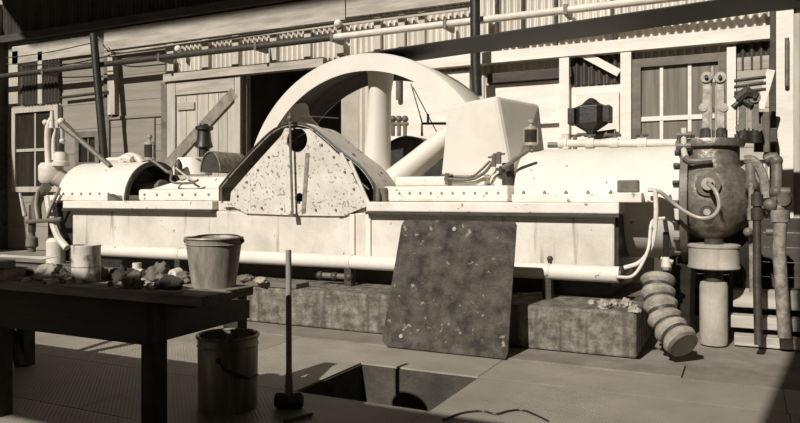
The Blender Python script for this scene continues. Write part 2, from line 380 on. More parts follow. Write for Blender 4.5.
wbox('stud', 'pale_board', 111, 118, zof(114, 115), zof(114, 58), YW - 0.10); wbox('stud', 'brown_timber', 104.5, 110, zof(108, 164), zof(108, 58), YW - 0.03)
wbox('rail', 'grey_board', 108, 163, zof(135, 118), zof(135, 115), YW - 0.02)
wbox('wall_hatch', 'grey_board', 127, 155, zof(140, 165), zof(140, 119), YW - 0.02)
wbox('post', 'white_timber', 561.5, 571, 0, 3.56, YW - 0.16); wbox('post', 'white_timber', 622, 632.5, 0, 3.56, YW - 0.16)
# strip of iron darkened to carry its shadow, with a pale diagonal brace between those posts
w = AX(622, YW) - AX(571.5, YW); me = corr(round(w / 0.12) * 0.12, zof(600, 84), 3.56).mesh('corrugated_sheet', 'iron_sheet_dark'); link('corrugated_sheet', me, wall_back, loc=(AX(571.5, YW), YW - 0.01, 0))
MB().beam(A(583, 54, YW - 0.1), A(619, 73, YW - 0.1), 0.12, 0.03).build('brace', 'white_timber', wall_back, smooth=False)
wbox('wall_panel', 'white_timber', 571.5, 623.5, 1.2, zof(600, 86), YW - 0.03); wbox('wall_panel', 'white_timber', 486, 561, 1.2, 3.22, YW - 0.03); wbox('wall_panel', 'white_timber', 388, 470, 1.2, 3.5, YW - 0.03)
MB().box(AX(577, YW), AX(620, YW), YW - 0.10, YW - 0.04, zof(600, 133), zof(600, 93)).build('notice_board', 'white_timber', wall_back, smooth=False, bevel=0.01)
wbox('rail', 'white_timber', 541, 561, zof(550, 124), zof(550, 121), YW - 0.12)
# right hand bay: corrugated strip darkened for the shadow under the girt, pale posts and boards
me = corr(round((AX(771, YW) - AX(736, YW)) / 0.12) * 0.12, zof(755, 70), 3.56).mesh('corrugated_sheet', 'iron_sheet_dark'); link('corrugated_sheet', me, wall_back, loc=(AX(736, YW), YW - 0.01, 0))
for i in range(8):
    za = zof(750, 160) + i * 0.19; MB().box(AX(736, YW), AX(769, YW), YW - 0.03, YW + 0.03, za, za + 0.182).build('wall_board', 'pale_timber', wall_back, smooth=False)
wbox('post', 'dark_timber', 769.5, 775, 0, 4.3, YW - 0.2); wbox('post', 'white_timber', 775.5, 793, 0, 4.6, YW - 0.12); wbox('post', 'pale_board', 793.3, 799.5, 0, 4.6, YW - 0.06)
wbox('post', 'white_timber', 727, 736, 0.3, 3.5, YW - 0.14)
MB().beam(A(771, 70, YW - 0.9), A(760, 109, YW - 0.9), 0.10, 0.06).build('brace', 'white_timber', wall_back, smooth=False)
MB().box(AX(769, YW - 0.5), AX(777.5, YW - 0.5), YW - 0.5, YW - 0.25, zof(773, 142, YW - 0.5), zof(773, 128, YW - 0.5)).build('switch_box', 'dark_iron', wall_back, smooth=False, bevel=0.01)

# windows
def window(name, label, p0, p1, y_top, y_bot, cols, rows, fm, gm, bar, Y=YW, pref=None):
    pm_ = (p0 + p1) / 2; z1 = zof(pm_, y_top, Y); z0 = zof(pm_, y_bot, Y); x0, x1 = AX(p0, Y), AX(p1, Y)
    t = bpy.data.objects.new(name, None); COL.objects.link(t); t.location = (x0, Y, z0); tag(t, label, 'window', kind='structure')
    fw = 0.13
    for bx in ((x0, x0 + fw, z0, z1), (x1 - fw, x1, z0, z1), (x0 + fw, x1 - fw, z1 - fw, z1), (x0 + fw, x1 - fw, z0, z0 + fw)):
        MB().box(bx[0], bx[1], Y - 0.12, Y - 0.01, bx[2], bx[3]).build('window_frame', fm, t, smooth=False)
    xa, xb, za, zb = x0 + fw, x1 - fw, z0 + fw, z1 - fw
    xs = [xa] + [AX(p, Y) for p in cols] + [xb]; zs = [za] + [zof(pm_, q, Y) for q in rows] + [zb]
    for q in xs[1:-1]: MB().box(q - 0.025, q + 0.025, Y - 0.08, Y - 0.03, za, zb).build('glazing_bar', bar, t, smooth=False)
    for q in zs[1:-1]: MB().box(xa, xb, Y - 0.085, Y - 0.03, q - 0.035, q + 0.035).build('glazing_bar', bar, t, smooth=False)
    for i in range(len(xs) - 1):
        for j in range(len(zs) - 1): MB().box(xs[i] + 0.001, xs[i + 1] - 0.001, Y - 0.055, Y - 0.045, zs[j] + 0.001, zs[j + 1] - 0.001).build('pane', gm, t, smooth=False)
    return t
window('window_1', 'tall sash window at far left behind the left valve gear', 16, 62, 107, 192, (38,), (150,), 'pale_board', 'glass_grimy', 'pale_board')
window('window_2', 'small dark window between the leaning pipe and the left cylinder', 79, 103, 132, 168, (91,), (), 'brown_timber', 'glass_grimy', 'brown_timber', Y=YW - 0.01)
window('window_3', 'large grey multi-pane window behind the right valve chest', 633, 728, 57, 168, (662, 690), (118,), 'brown_timber', 'glass_board', 'white_timber')
# plank door with diagonal brace
dt = bpy.data.objects.new('door_1', None); COL.objects.link(dt); dt.location = (AX(177, YW), YW, 0); tag(dt, 'pale plank door with a dark diagonal brace beside the dark doorway', 'door', kind='structure')
ps = [177.3, 187, 198, 209, 219, 228, 236.2]
for a, b in zip(ps, ps[1:]): MB().box(AX(a, YW) + 0.006, AX(b, YW) - 0.006, YW - 0.02, YW + 0.03, 0.02, 3.78).build('plank', 'pale_board', dt, smooth=False)
MB().box(AX(177.5, YW), AX(236, YW), YW - 0.06, YW - 0.021, 3.50, 3.76).build('rail', 'pale_timber', dt, smooth=False)
MB().box(AX(179, YW), AX(196, YW), YW - 0.06, YW - 0.021, zof(187, 110), zof(187, 103)).build('rail', 'pale_timber', dt, smooth=False)
MB().beam(A(235, 92, YW - 0.045), A(168, 165, YW - 0.045), 0.24, 0.045).build('diagonal_brace', 'worn_timber', dt, smooth=False)

# things on the wall: pipes, wires, insulators
def pipe(name, label, cat, pts, r, m, n=10, group=None): return tag(MB().tube(pts, r, n).build(name, m), label, cat, group)
t = thing('conduit_pipe', 'long straight pipe running level along the whole back wall', 'pipe', (XL, YW - 0.3, 4.32))
MB().tube([(XL + 0.02, YW - 0.42, 4.25), (AX(175, YW), YW - 0.42, 4.25)], 0.062).build('pipe_run', 'dark_iron', t); MB().tube([(AX(175, YW), YW - 0.42, 4.25), (AX(345, YW), YW - 0.42, 4.25)], 0.062).build('pipe_run', 'dark_iron', t)
MB().tube([(AX(345, YW), YW - 0.42, 4.25), (1.5, YW - 0.42, 4.25)], 0.062).build('pipe_run', 'pale_pipe', t)
for p in (60, 175, 270, 345, 455, 572): MB().box(AX(p, YW) - 0.03, AX(p, YW) + 0.03, YW - 0.49, YW - 0.085, 4.17, 4.33).build('pipe_clip', 'grey_iron', t, smooth=False)
t = thing('wall_wire_rail', 'thin pale batten with wires above the corrugated strip', 'batten', (AX(110, YW), YW - 0.2, 4.55))
MB().box(AX(108, YW), AX(470, YW), YW - 0.105, YW - 0.072, 4.54, 4.60).build('batten', 'pale_timber', t, smooth=False)
MB().tube([A(p, q, YW - 0.13) for p, q in ((108, 55), (225, 38), (345, 21), (470, 5))], 0.012, 6).build('wire', 'dark_iron', t)
for p, q, lb in ((178, 49, 'white round insulator knob above the plank door'), (338, 23.5, 'white round insulator knob above the top of the flywheel')):
    c = A(p, q, YW - 0.22); k = thing('insulator_knob', lb, 'insulator', c, 'insulators on the back wall')
    MB().ball(c, 0.075, 14).build('knob', 'porcelain', k); MB().tube([c + Vector((0, 0.02, 0)), c + Vector((0, 0.11, 0))], 0.03, 8).build('stem', 'dark_iron', k)
pipe('leaning_pipe', 'dark upright pipe leaning slightly against the grey boarded wall', 'pipe', [A(93.5, 34, YW - 0.62), A(105, 168, YW - 0.60)], 0.085, 'black_iron', 12)
pipe('down_pipe', 'dark vertical pipe on the wall beyond the flywheel and belt', 'pipe', [A(475, -12, YW - 0.6), A(475.5, 62, YW - 0.6), A(477, 96, YW - 0.6)], 0.085, 'black_iron', 12)
pipe('branch_pipe', 'short dark level pipe on the grey boards by the leaning pipe', 'pipe', [A(62, 97.5, YW - 0.12), A(108, 92, YW - 0.12)], 0.035, 'dark_iron')
for i, (pts, lb) in enumerate((([(6, 58), (50, 52), (96, 42)], 'upper thin wire slung across the left wall'), ([(6, 64), (50, 64.5), (108, 62)], 'lower thin wire slung across the left wall'), ([(98, 37), (112, 52), (150, 50), (165, 48)], 'thin wire sagging from the leaning pipe towards the plank door'))):
    pipe('wall_wire', lb, 'wire', smoothpath([A(p, q, YW - 0.33) for p, q in pts]), 0.012, 'dark_iron', 6, 'wires on the left wall')
pipe('window_conduit', 'pale thin conduit running down the right hand white post', 'pipe', [A(787, 38, YW - 0.18), A(787, 86, YW - 0.18)], 0.03, 'grey_iron')

# ================================================================== CONCRETE CURB
cb = thing('concrete_curb', 'stained concrete plinth along the foot of the engine bed', 'plinth', (-4.5, CURB_Y, 0))
MB().box(-8.6, -0.76, CURB_Y, 8.0 - 0.02, 0.0125, CURB_Z).build('plinth_block', 'curb_concrete', cb, smooth=False, bevel=0.02)

# ================================================================== THE COMPRESSOR
comp = thing('steam_compressor', 'large white horizontal compressor with two barrels, crank guard and long bed', 'compressor', (-4.5, 7.2, CURB_Z))
XB0, XB1 = -8.02, -1.03
GL, GR = AX(221, 6.5), AX(374, 6.5)
BZ = 1.25
MB().box(XB0, XB1, BED_Y, 7.98, 0.575, 1.135).build('bed', 'bed_paint', comp, smooth=False, bevel=0.02)
MB().box(XB0 + 0.05, XB1 - 0.05, BED_Y + 0.14, 7.96, CURB_Z + 0.001, 0.574).build('bed_foot_shaded', 'black_iron', comp, smooth=False)  # recessed foot, coloured black for the shade under the pipe
MB().box(GL - 0.02, GR + 0.05, BED_Y + 0.02, 7.98, 1.136, BZ).build('bed_crown', 'bed_paint', comp, smooth=False, bevel=0.015)
for a, b in ((XB0 - 0.10, GL - 0.03), (GR - 0.03, XB1 + 0.05)):
    f = MB().box(a, b, BED_Y - 0.07, 7.98, 1.150, BZ).build('bed_flange', 'white_paint', comp, smooth=False, bevel=0.012)
    MB().box(a, b, BED_Y - 0.085, BED_Y + 0.05, 1.120, 1.149).build('shadow_strip', 'dark_iron', f, smooth=False)  # dark strip added to thicken the shadow line under the flange
for p in (353, 369): MB().box(AX(p, BED_Y) - 0.03, AX(p, BED_Y) + 0.03, BED_Y - 0.025, BED_Y - 0.001, 0.58, 1.118).build('bed_rib', 'white_paint', comp, smooth=False, bevel=0.008)
MB().box(XB1 + 0.001, XB1 + 0.03, BED_Y + 0.04, 7.96, 0.58, 1.13).build('bed_end_shade', 'black_iron', comp, smooth=False)  # black sheet laid over the bed end to paint its shade
# far frame seen through the flywheel
MB().box(-8.0, -1.0, 9.3, 10.6, 0.001, 1.22).build('far_bed', 'bed_paint', comp, smooth=False)

# crank guard
outline = [(220.5, 202), (220.5, 187), (236, 168.4), (256.8, 146.4), (272, 132), (285, 125.2), (296, 123.8), (308, 126), (318, 132), (341.6, 152), (360, 166), (371, 180), (375, 189), (375, 203)]
prof = [(A(p, q, BED_Y).x, max(A(p, q, BED_Y).z, BZ + 0.001)) for p, q in outline]
sm = [prof[0]] + [(v.x, v.y) for v in smoothpath([Vector((x, z, 0)) for x, z in prof[1:-1]], 4)] + [prof[-1]]
guard = MB().strip(list(reversed(sm)), BED_Y - 0.01, BED_Y + 0.52, 0.016)
guard = guard.build('crank_guard', 'guard_sheet', comp)
edge = MB().tube([(x, BED_Y - 0.012, z + 0.006) for x, z in sm], 0.013, 6).build('guard_rim', 'dark_iron', guard)
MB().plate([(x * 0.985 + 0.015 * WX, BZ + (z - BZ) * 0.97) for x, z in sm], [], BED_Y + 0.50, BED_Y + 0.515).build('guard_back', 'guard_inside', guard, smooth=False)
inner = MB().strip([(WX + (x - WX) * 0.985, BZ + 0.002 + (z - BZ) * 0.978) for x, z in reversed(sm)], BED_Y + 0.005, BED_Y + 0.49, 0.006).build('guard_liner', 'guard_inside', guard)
def circ(px, py, r, Y, n=28): c = A(px, py, Y); return [(c.x + r * math.cos(2 * PI * k / n), c.z + r * math.sin(2 * PI * k / n)) for k in range(n)]
YP = BED_Y - 0.03
po = [(231, 192), (251.5, 168.5), (270, 148), (281, 136), (285, 128), (309, 129), (326, 143), (342, 158), (351, 172), (360, 189), (368, 206), (357, 210), (344, 216), (300, 215.5), (246, 213.5), (234, 207), (222.5, 207), (222.5, 203), (230, 202)]
ppts = [(A(p, q, YP).x, A(p, q, YP).z) for p, q in po]
gp = MB().plate(ppts, [circ(297, 140, 0.135, YP), circ(299.5, 198.5, 0.062, YP, 20)], YP, YP + 0.028).build('guard_plate', 'guard_paint', guard, smooth=False)
for a, b in (((350, 161), (369, 204)), ((341, 153), (352, 173))): MB().beam(A(*a, YP), A(*b, YP), 0.035, 0.02).build('guard_strap', 'pale_pipe', guard, smooth=False)
for p, q in ((238, 196), (247, 182), (258, 170), (269, 157), (322, 145), (334, 157), (345, 172), (354, 189), (262, 208), (282, 209), (316, 210), (336, 210)):
    c = A(p, q, YP); MB().lathe([(0.014, -0.012), (0.014, 0.0)], c, 'Y', 6).build('bolt', 'grey_iron', guard, smooth=False)
MB().beam(A(307.5, 153, YP - 0.004), A(303.5, 213, YP - 0.004), 0.05, 0.008).build('guard_stain', 'rough_pipe', guard, smooth=False)  # thin strap drawn for a brown stain on the plate
# upright oil rod in front of the guard
t = thing('guard_stanchion', 'thin upright rod with rail fitting standing before the crank guard', 'rod', A(290, 216, BED_Y - 0.10))
MB().tube([A(290, 112, BED_Y - 0.10), A(290.5, 150, BED_Y - 0.10), A(292.5, 214, BED_Y - 0.10)], 0.014, 8).build('rod', 'grey_iron', t)
MB().ball(A(290, 118, BED_Y - 0.10), 0.035, 10).build('fitting', 'grey_iron', t); MB().tube([A(290, 115, BED_Y - 0.10), A(338, 118, BED_Y + 1.2)], 0.008, 6).build('rail', 'grey_iron', t)
MB().box(A(292.5, 214, BED_Y - 0.1).x - 0.03, A(292.5, 214, BED_Y - 0.1).x + 0.03, BED_Y - 0.13, BED_Y - 0.031, A(292.5, 214, BED_Y - 0.1).z - 0.03, A(292.5, 214, BED_Y - 0.1).z).build('foot_bracket', 'grey_iron', t, smooth=False)

# far guard, oily black; shade of its open inside is put into the colour
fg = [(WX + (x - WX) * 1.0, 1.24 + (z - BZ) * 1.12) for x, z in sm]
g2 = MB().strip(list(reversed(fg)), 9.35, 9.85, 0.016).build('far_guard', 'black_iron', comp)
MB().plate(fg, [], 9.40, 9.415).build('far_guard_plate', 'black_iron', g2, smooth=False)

# cylinder barrels
BY, BC, BR = 7.30, 1.25, 0.545
def barrel(x0, x1, open_right):
    n = 56; mb = MB()
    if open_right:
        mb.lathe([(BR - 0.03, x0), (BR, x0 + 0.03), (BR, x1), (BR - 0.05, x1), (BR - 0.05, x1 - 0.40)], (0, BY, BC), 'X', n, caps=False)
        mb.lathe([(BR - 0.03, x0), (0.001, x0)], (0, BY, BC), 'X', n, caps=False)
        o = mb.build('cylinder_jacket', 'lagging', comp)
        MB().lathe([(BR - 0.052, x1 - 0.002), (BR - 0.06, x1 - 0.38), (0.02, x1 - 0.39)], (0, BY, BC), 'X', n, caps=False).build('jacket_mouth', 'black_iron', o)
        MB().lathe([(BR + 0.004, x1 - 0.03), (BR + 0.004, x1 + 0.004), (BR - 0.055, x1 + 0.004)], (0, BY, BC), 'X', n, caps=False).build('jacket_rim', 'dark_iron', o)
    else:
        mb.lathe([(0.3, x0 + 0.0), (BR - 0.05, x0), (BR - 0.015, x0 + 0.015), (BR, x0 + 0.05), (BR, x1)], (0, BY, BC), 'X', n)
        o = mb.build('cylinder_jacket', 'lagging', comp)
    a, b = x0 + 0.06, x1 - 0.06
    s = MB().box(a, b, 6.55, 8.0 - 0.03, BZ + 0.001, BZ + 0.075).build('saddle', 'white_paint', comp, smooth=False, bevel=0.01)
    k = 7
    for i in range(k):
        x = a + 0.1 + (b - a - 0.2) * i / (k - 1); MB().lathe([(0.018, 0), (0.018, 0.02), (0.010, 0.02), (0.010, 0.035)], (x, 6.62, BZ + 0.077), 'Z', 6).build('bolt', 'rough_pipe', s, smooth=False)
    return o
LB0, LB1 = AX(57, 6.78), AX(127, 6.78); RB0, RB1 = AX(512.5, 6.78), -0.52
lb_ = barrel(LB0, LB1, True); rb_ = barrel(RB0, RB1, False)
# piston gland inside the open jacket and its crosshead guide
MB().lathe([(0.08, LB1 - 0.36), (0.08, LB1 + 0.05), (0.11, LB1 + 0.08), (0.11, LB1 + 0.14)], (0, BY, BC + 0.18), 'X', 24).build('gland', 'grey_iron', comp)
x0 = AX(138, 6.62)
MB().box(x0, GL - 0.05, 6.62, 7.9, BZ + 0.001, 1.40).build('guide_block', 'white_paint', comp, smooth=False, bevel=0.03)
MB().hexa([(x0 + 0.0, 6.8, 1.401), (GL - 0.1, 6.8, 1.401), (GL - 0.1, 7.8, 1.401), (x0, 7.8, 1.401), (x0 + 0.55, 6.95, 1.56), (GL - 0.2, 6.95, 1.56), (GL - 0.2, 7.7, 1.56), (x0 + 0.55, 7.7, 1.56)]).build('guide_cap', 'white_paint', comp, smooth=False, bevel=0.03)
for i in range(7): MB().lathe([(0.016, -0.012), (0.016, 0.0)], (x0 + 0.12 + i * (GL - 0.2 - x0) / 6, 6.62, 1.33), 'Y', 6).build('bolt', 'rough_pipe', comp, smooth=False)
# black hand valve, grey drum cover and white pot on the left guide
Yv = 7.25
def vpot(px, py0, py1, rp, Y, prof):      # vertical lathe given by pixel heights; prof = [(fraction of rp, t)]
    c0 = A(px, py0, Y); h = A(px, py1, Y).z - c0.z; r = rp * MM(px, Y); return MB().lathe([(r * f, h * t) for f, t in prof], c0, 'Z', 20)
hv = vpot(204, 157, 124, 9, Yv, [(0.6, 0), (0.6, 0.25), (1.0, 0.3), (0.8, 0.5), (0.7, 0.8), (0.95, 0.82), (0.95, 0.9), (0.5, 0.96), (0.45, 1.0)]).build('hand_valve', 'black_iron', comp)
for k in range(5):
    a = PI * (0.2 + 0.4 * k); c = A(204, 132, Yv); MB().tube([c + Vector((math.cos(a) * 0.02, math.sin(a) * 0.02, 0.06)), c + Vector((math.cos(a) * 0.12, math.sin(a) * 0.12, 0.05))], 0.022, 6).build('handle_spoke', 'black_iron', hv)
c = A(224, 174, Yv); dr = MB()
dr.strip([(c.x + 0.17 * math.cos(a), c.z + 0.02 + 0.27 * math.sin(a)) for a in [PI * i / 14 for i in range(15)]], 6.98, 7.55, 0.012)
dr = dr.build('drum_cover', 'rough_pipe', comp)
MB().plate([(c.x + 0.168 * math.cos(a), c.z + 0.02 + 0.268 * math.sin(a)) for a in [PI * i / 14 for i in range(15)]], [], 7.0, 7.02).build('drum_face', 'dark_iron', dr, smooth=False)
vpot(192, 175, 158, 20, 7.2, [(1, 0), (0.95, 0.3), (0.75, 0.8), (0.7, 1.0), (0.1, 1.0)]).build('valve_pot', 'white_paint', comp)
MB().tube([A(196, 158, 7.1), A(214, 158, 7.1)], 0.015, 6).build('valve_stem', 'bright_steel', comp)

# right crosshead guide
x0, x1 = AX(391, 6.62), AX(508, 6.62)
MB().box(x0 - 0.1, x1, 6.62, 7.9, BZ + 0.001, 1.415).build('guide_block', 'white_paint', comp, smooth=False, bevel=0.03)
for i in range(10): MB().lathe([(0.013, -0.01), (0.013, 0.0)], (x0 + 0.1 + i * (x1 - x0 - 0.2) / 9, 6.62, 1.34), 'Y', 6).build('bolt', 'rough_pipe', comp, smooth=False)
MB().box(x0 - 0.05, x1 - 0.3, 6.80, 7.9, 1.416, 1.52).build('guide_cap', 'white_paint', comp, smooth=False, bevel=0.03)
MB().box(AX(378, 6.62), AX(388, 6.62), 6.56, 6.615, BZ + 0.001, 1.40).build('end_plate', 'grey_iron', comp, smooth=False, bevel=0.01)
vpot(500, 186, 158, 11, 7.0, [(1.0, 0), (1.0, 0.35), (0.75, 0.45), (0.75, 0.7), (0.35, 0.8), (0.35, 1.0)]).build('bearing_cap', 'white_paint', comp)
vpot(508, 203, 163, 6, 6.9, [(1.0, 0), (1.0, 1.0)]).build('gland_post', 'dark_iron', comp)
# canvas/steel hood
Yh0, Yh1 = 6.95, 7.95
hb = [A(440, 172, Yh0), A(512, 172, Yh0)]; ht = [A(447, 103, Yh0 + 0.1), A(497, 95, Yh0 + 0.1)]
z0h, zth = 1.521, 2.37
hd = MB(); xa, xb = hb[0].x, hb[1].x; ta, tb = ht[0].x, ht[1].x
hd.hexa([(xa, Yh0, z0h), (xb, Yh0, z0h), (xb + 0.13, Yh1, z0h), (xa + 0.05, Yh1, z0h), (ta, Yh0 + 0.1, zth - 0.07), (tb, Yh0 + 0.1, zth), (tb + 0.23, Yh1 - 0.04, zth), (ta + 0.05, Yh1 - 0.04, zth - 0.07)])
hd.build('crosshead_hood', 'hood_canvas', comp, smooth=False, bevel=0.045)

# oil cups (sight glass lubricators)
def oil_cup(px, py0, py1, rp, Y):
    c = A(px, py0, Y); h = A(px, py1, Y).z - c.z; r = rp * MM(px, Y)
    o = MB().lathe([(0.25 * r, 0), (0.25 * r, 0.16 * h), (r, 0.18 * h), (r, 0.26 * h)], c, 'Z', 18).build('oil_cup', 'bright_steel', comp)
    MB().lathe([(0.92 * r, 0.26 * h), (0.92 * r, 0.66 * h)], c, 'Z', 18).build('cup_glass', 'glass_cup', o)
    MB().lathe([(r, 0.66 * h), (r, 0.74 * h), (0.3 * r, 0.78 * h), (0.3 * r, 0.86 * h), (0.5 * r, 0.88 * h), (0.5 * r, 0.95 * h), (0.15 * r, 1.0 * h)], c, 'Z', 18).build('cup_lid', 'bright_steel', o)
    for s in (-1, 1): MB().tube([c + Vector((s * r * 1.0, -0.01, 0.2 * h)), c + Vector((s * r * 1.0, -0.01, 0.72 * h))], r * 0.1, 6).build('cup_rod', 'bright_steel', o)
    return o
oil_cup(149.5, 166, 134, 5.5, 7.35); oil_cup(531, 151, 119, 7.0, 7.1)
# oil pipes
def opipe(pts, r, m='bright_steel', Y=6.9, name='oil_pipe', par=None):
    return MB().tube(smoothpath([A(p[0], p[1], p[2] if len(p) > 2 else Y) for p in pts], 4), r, 8).build(name, m, par or comp)
opipe([(448, 179), (470, 179.5), (484, 173), (492, 163), (494, 159)], 0.016, 'grey_iron', 6.75); opipe([(448, 176), (470, 177), (481, 170), (490, 161)], 0.012, 'grey_iron', 6.78)
opipe([(503, 168), (520, 156), (530, 149)], 0.022, 'grey_iron', 6.75)
for p, q in ((447, 178), (494, 160), (499, 157)):
    c = A(p, q, 6.75); MB().tube([c - Vector((0, 0, 0.07)), c + Vector((0, 0, 0.05))], 0.026, 8).build('cock', 'grey_iron', comp); MB().tube([c + Vector((-0.06, 0, 0.03)), c + Vector((0.06, 0, 0.03))], 0.013, 6).build('cock_lever', 'grey_iron', comp)
opipe([(152, 160), (160, 166), (168, 172), (172, 171)], 0.02, 'grey_iron', 6.85); opipe([(172, 172), (172, 182), (190, 183), (198, 180)], 0.016, 'grey_iron', 6.70); opipe([(176, 168), (186, 176), (193, 181)], 0.014, 'bright_steel', 6.72)
vpot(178.5, 175, 159, 4.0, 6.85, [(1, 0), (1, 0.6), (0.7, 0.8), (0.2, 1.0)]).build('check_valve', 'dark_iron', comp)
# small pipework lying along the top of the left barrel
opipe([(103, 165), (108, 161), (120, 160), (128, 156), (138, 158), (142, 163)], 0.05, 'pale_pipe', 7.3, 'top_pipe'); opipe([(122, 163), (126, 158), (133, 160)], 0.06, 'pale_pipe', 7.25, 'top_pipe')
# small wooden wedge on the left bed flange and grey box on the right one
w0 = A(114, 199, 6.46); MB().hexa([(w0.x - 0.06, 6.41, BZ + 0.001), (w0.x + 0.1, 6.41, BZ + 0.001), (w0.x + 0.1, 6.52, BZ + 0.001), (w0.x - 0.06, 6.52, BZ + 0.001), (w0.x - 0.06, 6.41, BZ + 0.09), (w0.x + 0.08, 6.41, BZ + 0.02), (w0.x + 0.08, 6.52, BZ + 0.02), (w0.x - 0.06, 6.52, BZ + 0.09)]).build('wedge', 'brown_timber', comp, smooth=False)
MB().box(AX(617, 6.42), AX(638, 6.42), 6.42, 6.54, 1.34, A(620, 180, 6.42).z).build('junction_box', 'grey_iron', comp, smooth=False, bevel=0.01)
MB().box(AX(612, 6.42), AX(642, 6.42), 6.40, 6.56, 1.251, 1.339).build('box_shelf', 'white_paint', comp, smooth=False, bevel=0.01)

# right cylinder head: flange, bolts and vertical valve chest
fx = RB1
f = MB().lathe([(0.56, fx), (0.60, fx + 0.01), (0.60, fx + 0.07), (0.42, fx + 0.075)], (0, BY, BC), 'X', 48).build('head_flange', 'grey_iron', comp)
for k in range(20):
    a = 2 * PI * k / 20; MB().lathe([(0.025, fx - 0.05), (0.025, fx + 0.0)], (0, BY + 0.575 * math.cos(a), BC + 0.575 * math.sin(a)), 'X', 6).build('bolt', 'dark_iron', f, smooth=False)
CXc, CYc = -0.20, 7.12
cpx = 712
ch = MB().lathe([(0.13, 0.92), (0.21, 0.96), (0.31, 1.04), (0.365, 1.15), (0.385, 1.28), (0.375, 1.39), (0.345, 1.48), (0.30, 1.54), (0.262, 1.575), (0.255, 1.60), (0.255, 1.76)], (CXc - 0.08, CYc, 0), 'Z', 48).build('valve_chest', 'polished_iron', comp)
MB().lathe([(0.255, 1.755), (0.295, 1.76), (0.30, 1.80), (0.295, 1.83), (0.1, 1.835)], (CXc - 0.08, CYc, 0), 'Z', 40).build('chest_flange', 'polished_iron', ch)
for k in range(12):
    a = 2 * PI * k / 12; MB().lathe([(0.02, 1.835), (0.02, 1.865)], (CXc - 0.08 + 0.265 * math.cos(a), CYc + 0.265 * math.sin(a), 0), 'Z', 6).build('bolt', 'dark_iron', ch, smooth=False)
# round bonnet on the front of the chest
bp_ = A(708, 184, 6.74); bd = (Vector((0, 0, H)) - bp_); bd.z = 0; bd.normalize()
bn = MB().tube([bp_ - bd * 0.06, bp_ + bd * 0.03], 0.105, 24).build('bonnet', 'grey_iron', ch)
MB().tube([bp_ + bd * 0.03, bp_ + bd * 0.07], 0.055, 16).build('bonnet_hub', 'bright_steel', bn); MB().tube([bp_ + bd * 0.05 + Vector((0, 0, 0.0)), bp_ + bd * 0.12 + Vector((0.02, 0, 0.03))], 0.022, 8).build('bonnet_stem', 'bright_steel', bn)
b2 = A(707, 212, 6.76); MB().tube([b2 - bd * 0.05, b2 + bd * 0.03], 0.06, 16).build('drain_boss', 'dark_iron', ch); MB().tube([b2 + bd * 0.03, b2 + bd * 0.06], 0.03, 10).build('drain_plug', 'bright_steel', ch)
opipe([(684, 157), (690, 161), (700, 161), (712, 160)], 0.028, 'grey_iron', 6.80, 'side_pipe', ch); opipe([(684, 128), (684, 150), (686, 158)], 0.026, 'pale_pipe', 6.85, 'side_pipe', ch)
for q in (135, 146): c = A(684, q, 6.85); MB().tube([c - Vector((0.06, 0, 0)), c + Vector((0.06, 0, 0))], 0.03, 8).build('side_cock', 'grey_iron', ch)
MB().box(-0.50, CXc - 0.3, 6.9, 7.6, 1.0, 1.5).build('head_throat', 'dark_iron', comp, smooth=False, bevel=0.06)
# inlet stub to the right of the collar with its curved hose
opipe([(744, 160), (752, 160), (758, 166), (764, 180), (766, 198)], 0.04, 'rough_pipe', 6.9, 'inlet_pipe', ch)

# valve gear towers
def tower(cx, y_base, y_top, Y, s, m_main, m_dark, name='valve_gear'):
    """twin uprights with pots, links and pivot discs; s = half spacing in px"""
    t = vpot(cx - s, y_base, y_base - 14, 6.3, Y, [(1, 0), (1, 0.85), (0.8, 0.9), (0.8, 1.0)]); root = t.build(name, m_dark, comp)
    vpot(cx + s, y_base, y_base - 14, 6.3, Y, [(1, 0), (1, 0.85), (0.8, 0.9), (0.8, 1.0)]).build('dash_pot', m_dark, root)
    mm = MM(cx, Y); yt = y_top
    for sx in (-1, 1):
        MB().beam(A(cx + sx * s, y_base - 13, Y), A(cx + sx * s * 0.9, yt + 10, Y), 7.6 * mm, 0.08).build('upright', m_main, root, smooth=False, bevel=0.006)
        MB().tube([A(cx + sx * s * 0.35, y_base - 2, Y - 0.03), A(cx + sx * s * 0.35, yt + 20, Y - 0.03)], 1.3 * mm, 8).build('lift_rod', 'bright_steel', root)
        c = A(cx + sx * s * 0.95, yt + 12, Y); MB().lathe([(5.4 * mm, -0.06), (5.4 * mm, 0.04)], c, 'Y', 18).build('pivot_disc', m_main, root); MB().lathe([(1.8 * mm, -0.09), (1.8 * mm, -0.06)], c, 'Y', 10).build('pivot_pin', m_dark, root)
        c = A(cx + sx * (s + 3), yt + 42, Y); MB().lathe([(4.2 * mm, -0.05), (4.2 * mm, 0.05)], c, 'Y', 14).build('pivot_disc', m_main, root)
    MB().beam(A(cx - s, yt + 14, Y), A(cx + s, yt + 14, Y), 6 * mm, 0.05).build('crosshead', m_main, root, smooth=False, bevel=0.006)
    MB().tube([A(cx - 1, yt + 14, Y), A(cx - 1, yt, Y)], [2.6 * mm, 1.7 * mm], 10).build('finial', m_main, root)
    MB().beam(A(cx - s, yt + 44, Y), A(cx + s, yt + 44, Y), 4 * mm, 0.05).build('tie_bar', m_dark, root, smooth=False)
    return root
tower(713.5, 142, 66, 7.05, 7.2, 'tower_pale', 'dark_iron')
tw = tower(749, 143, 86, 7.35, 6.0, 'grey_iron', 'black_iron')
MB().tube([A(737, 100, 7.3), A(747, 92, 7.3), A(758, 96, 7.3)], [0.05, 0.06, 0.03], 8).build('rocker_arm', 'dark_iron', tw)
MB().tube([A(733, 108, 7.3), A(742, 100, 7.3), A(752, 106, 7.3)], 0.03, 8).build('rocker_arm', 'black_iron', tw)
for q in (78, 84, 90): MB().tube([A(734, q + 3, 7.6), A(766, q - 1, 7.6)], 0.018, 6).build('reach_rod', 'dark_iron', tw)
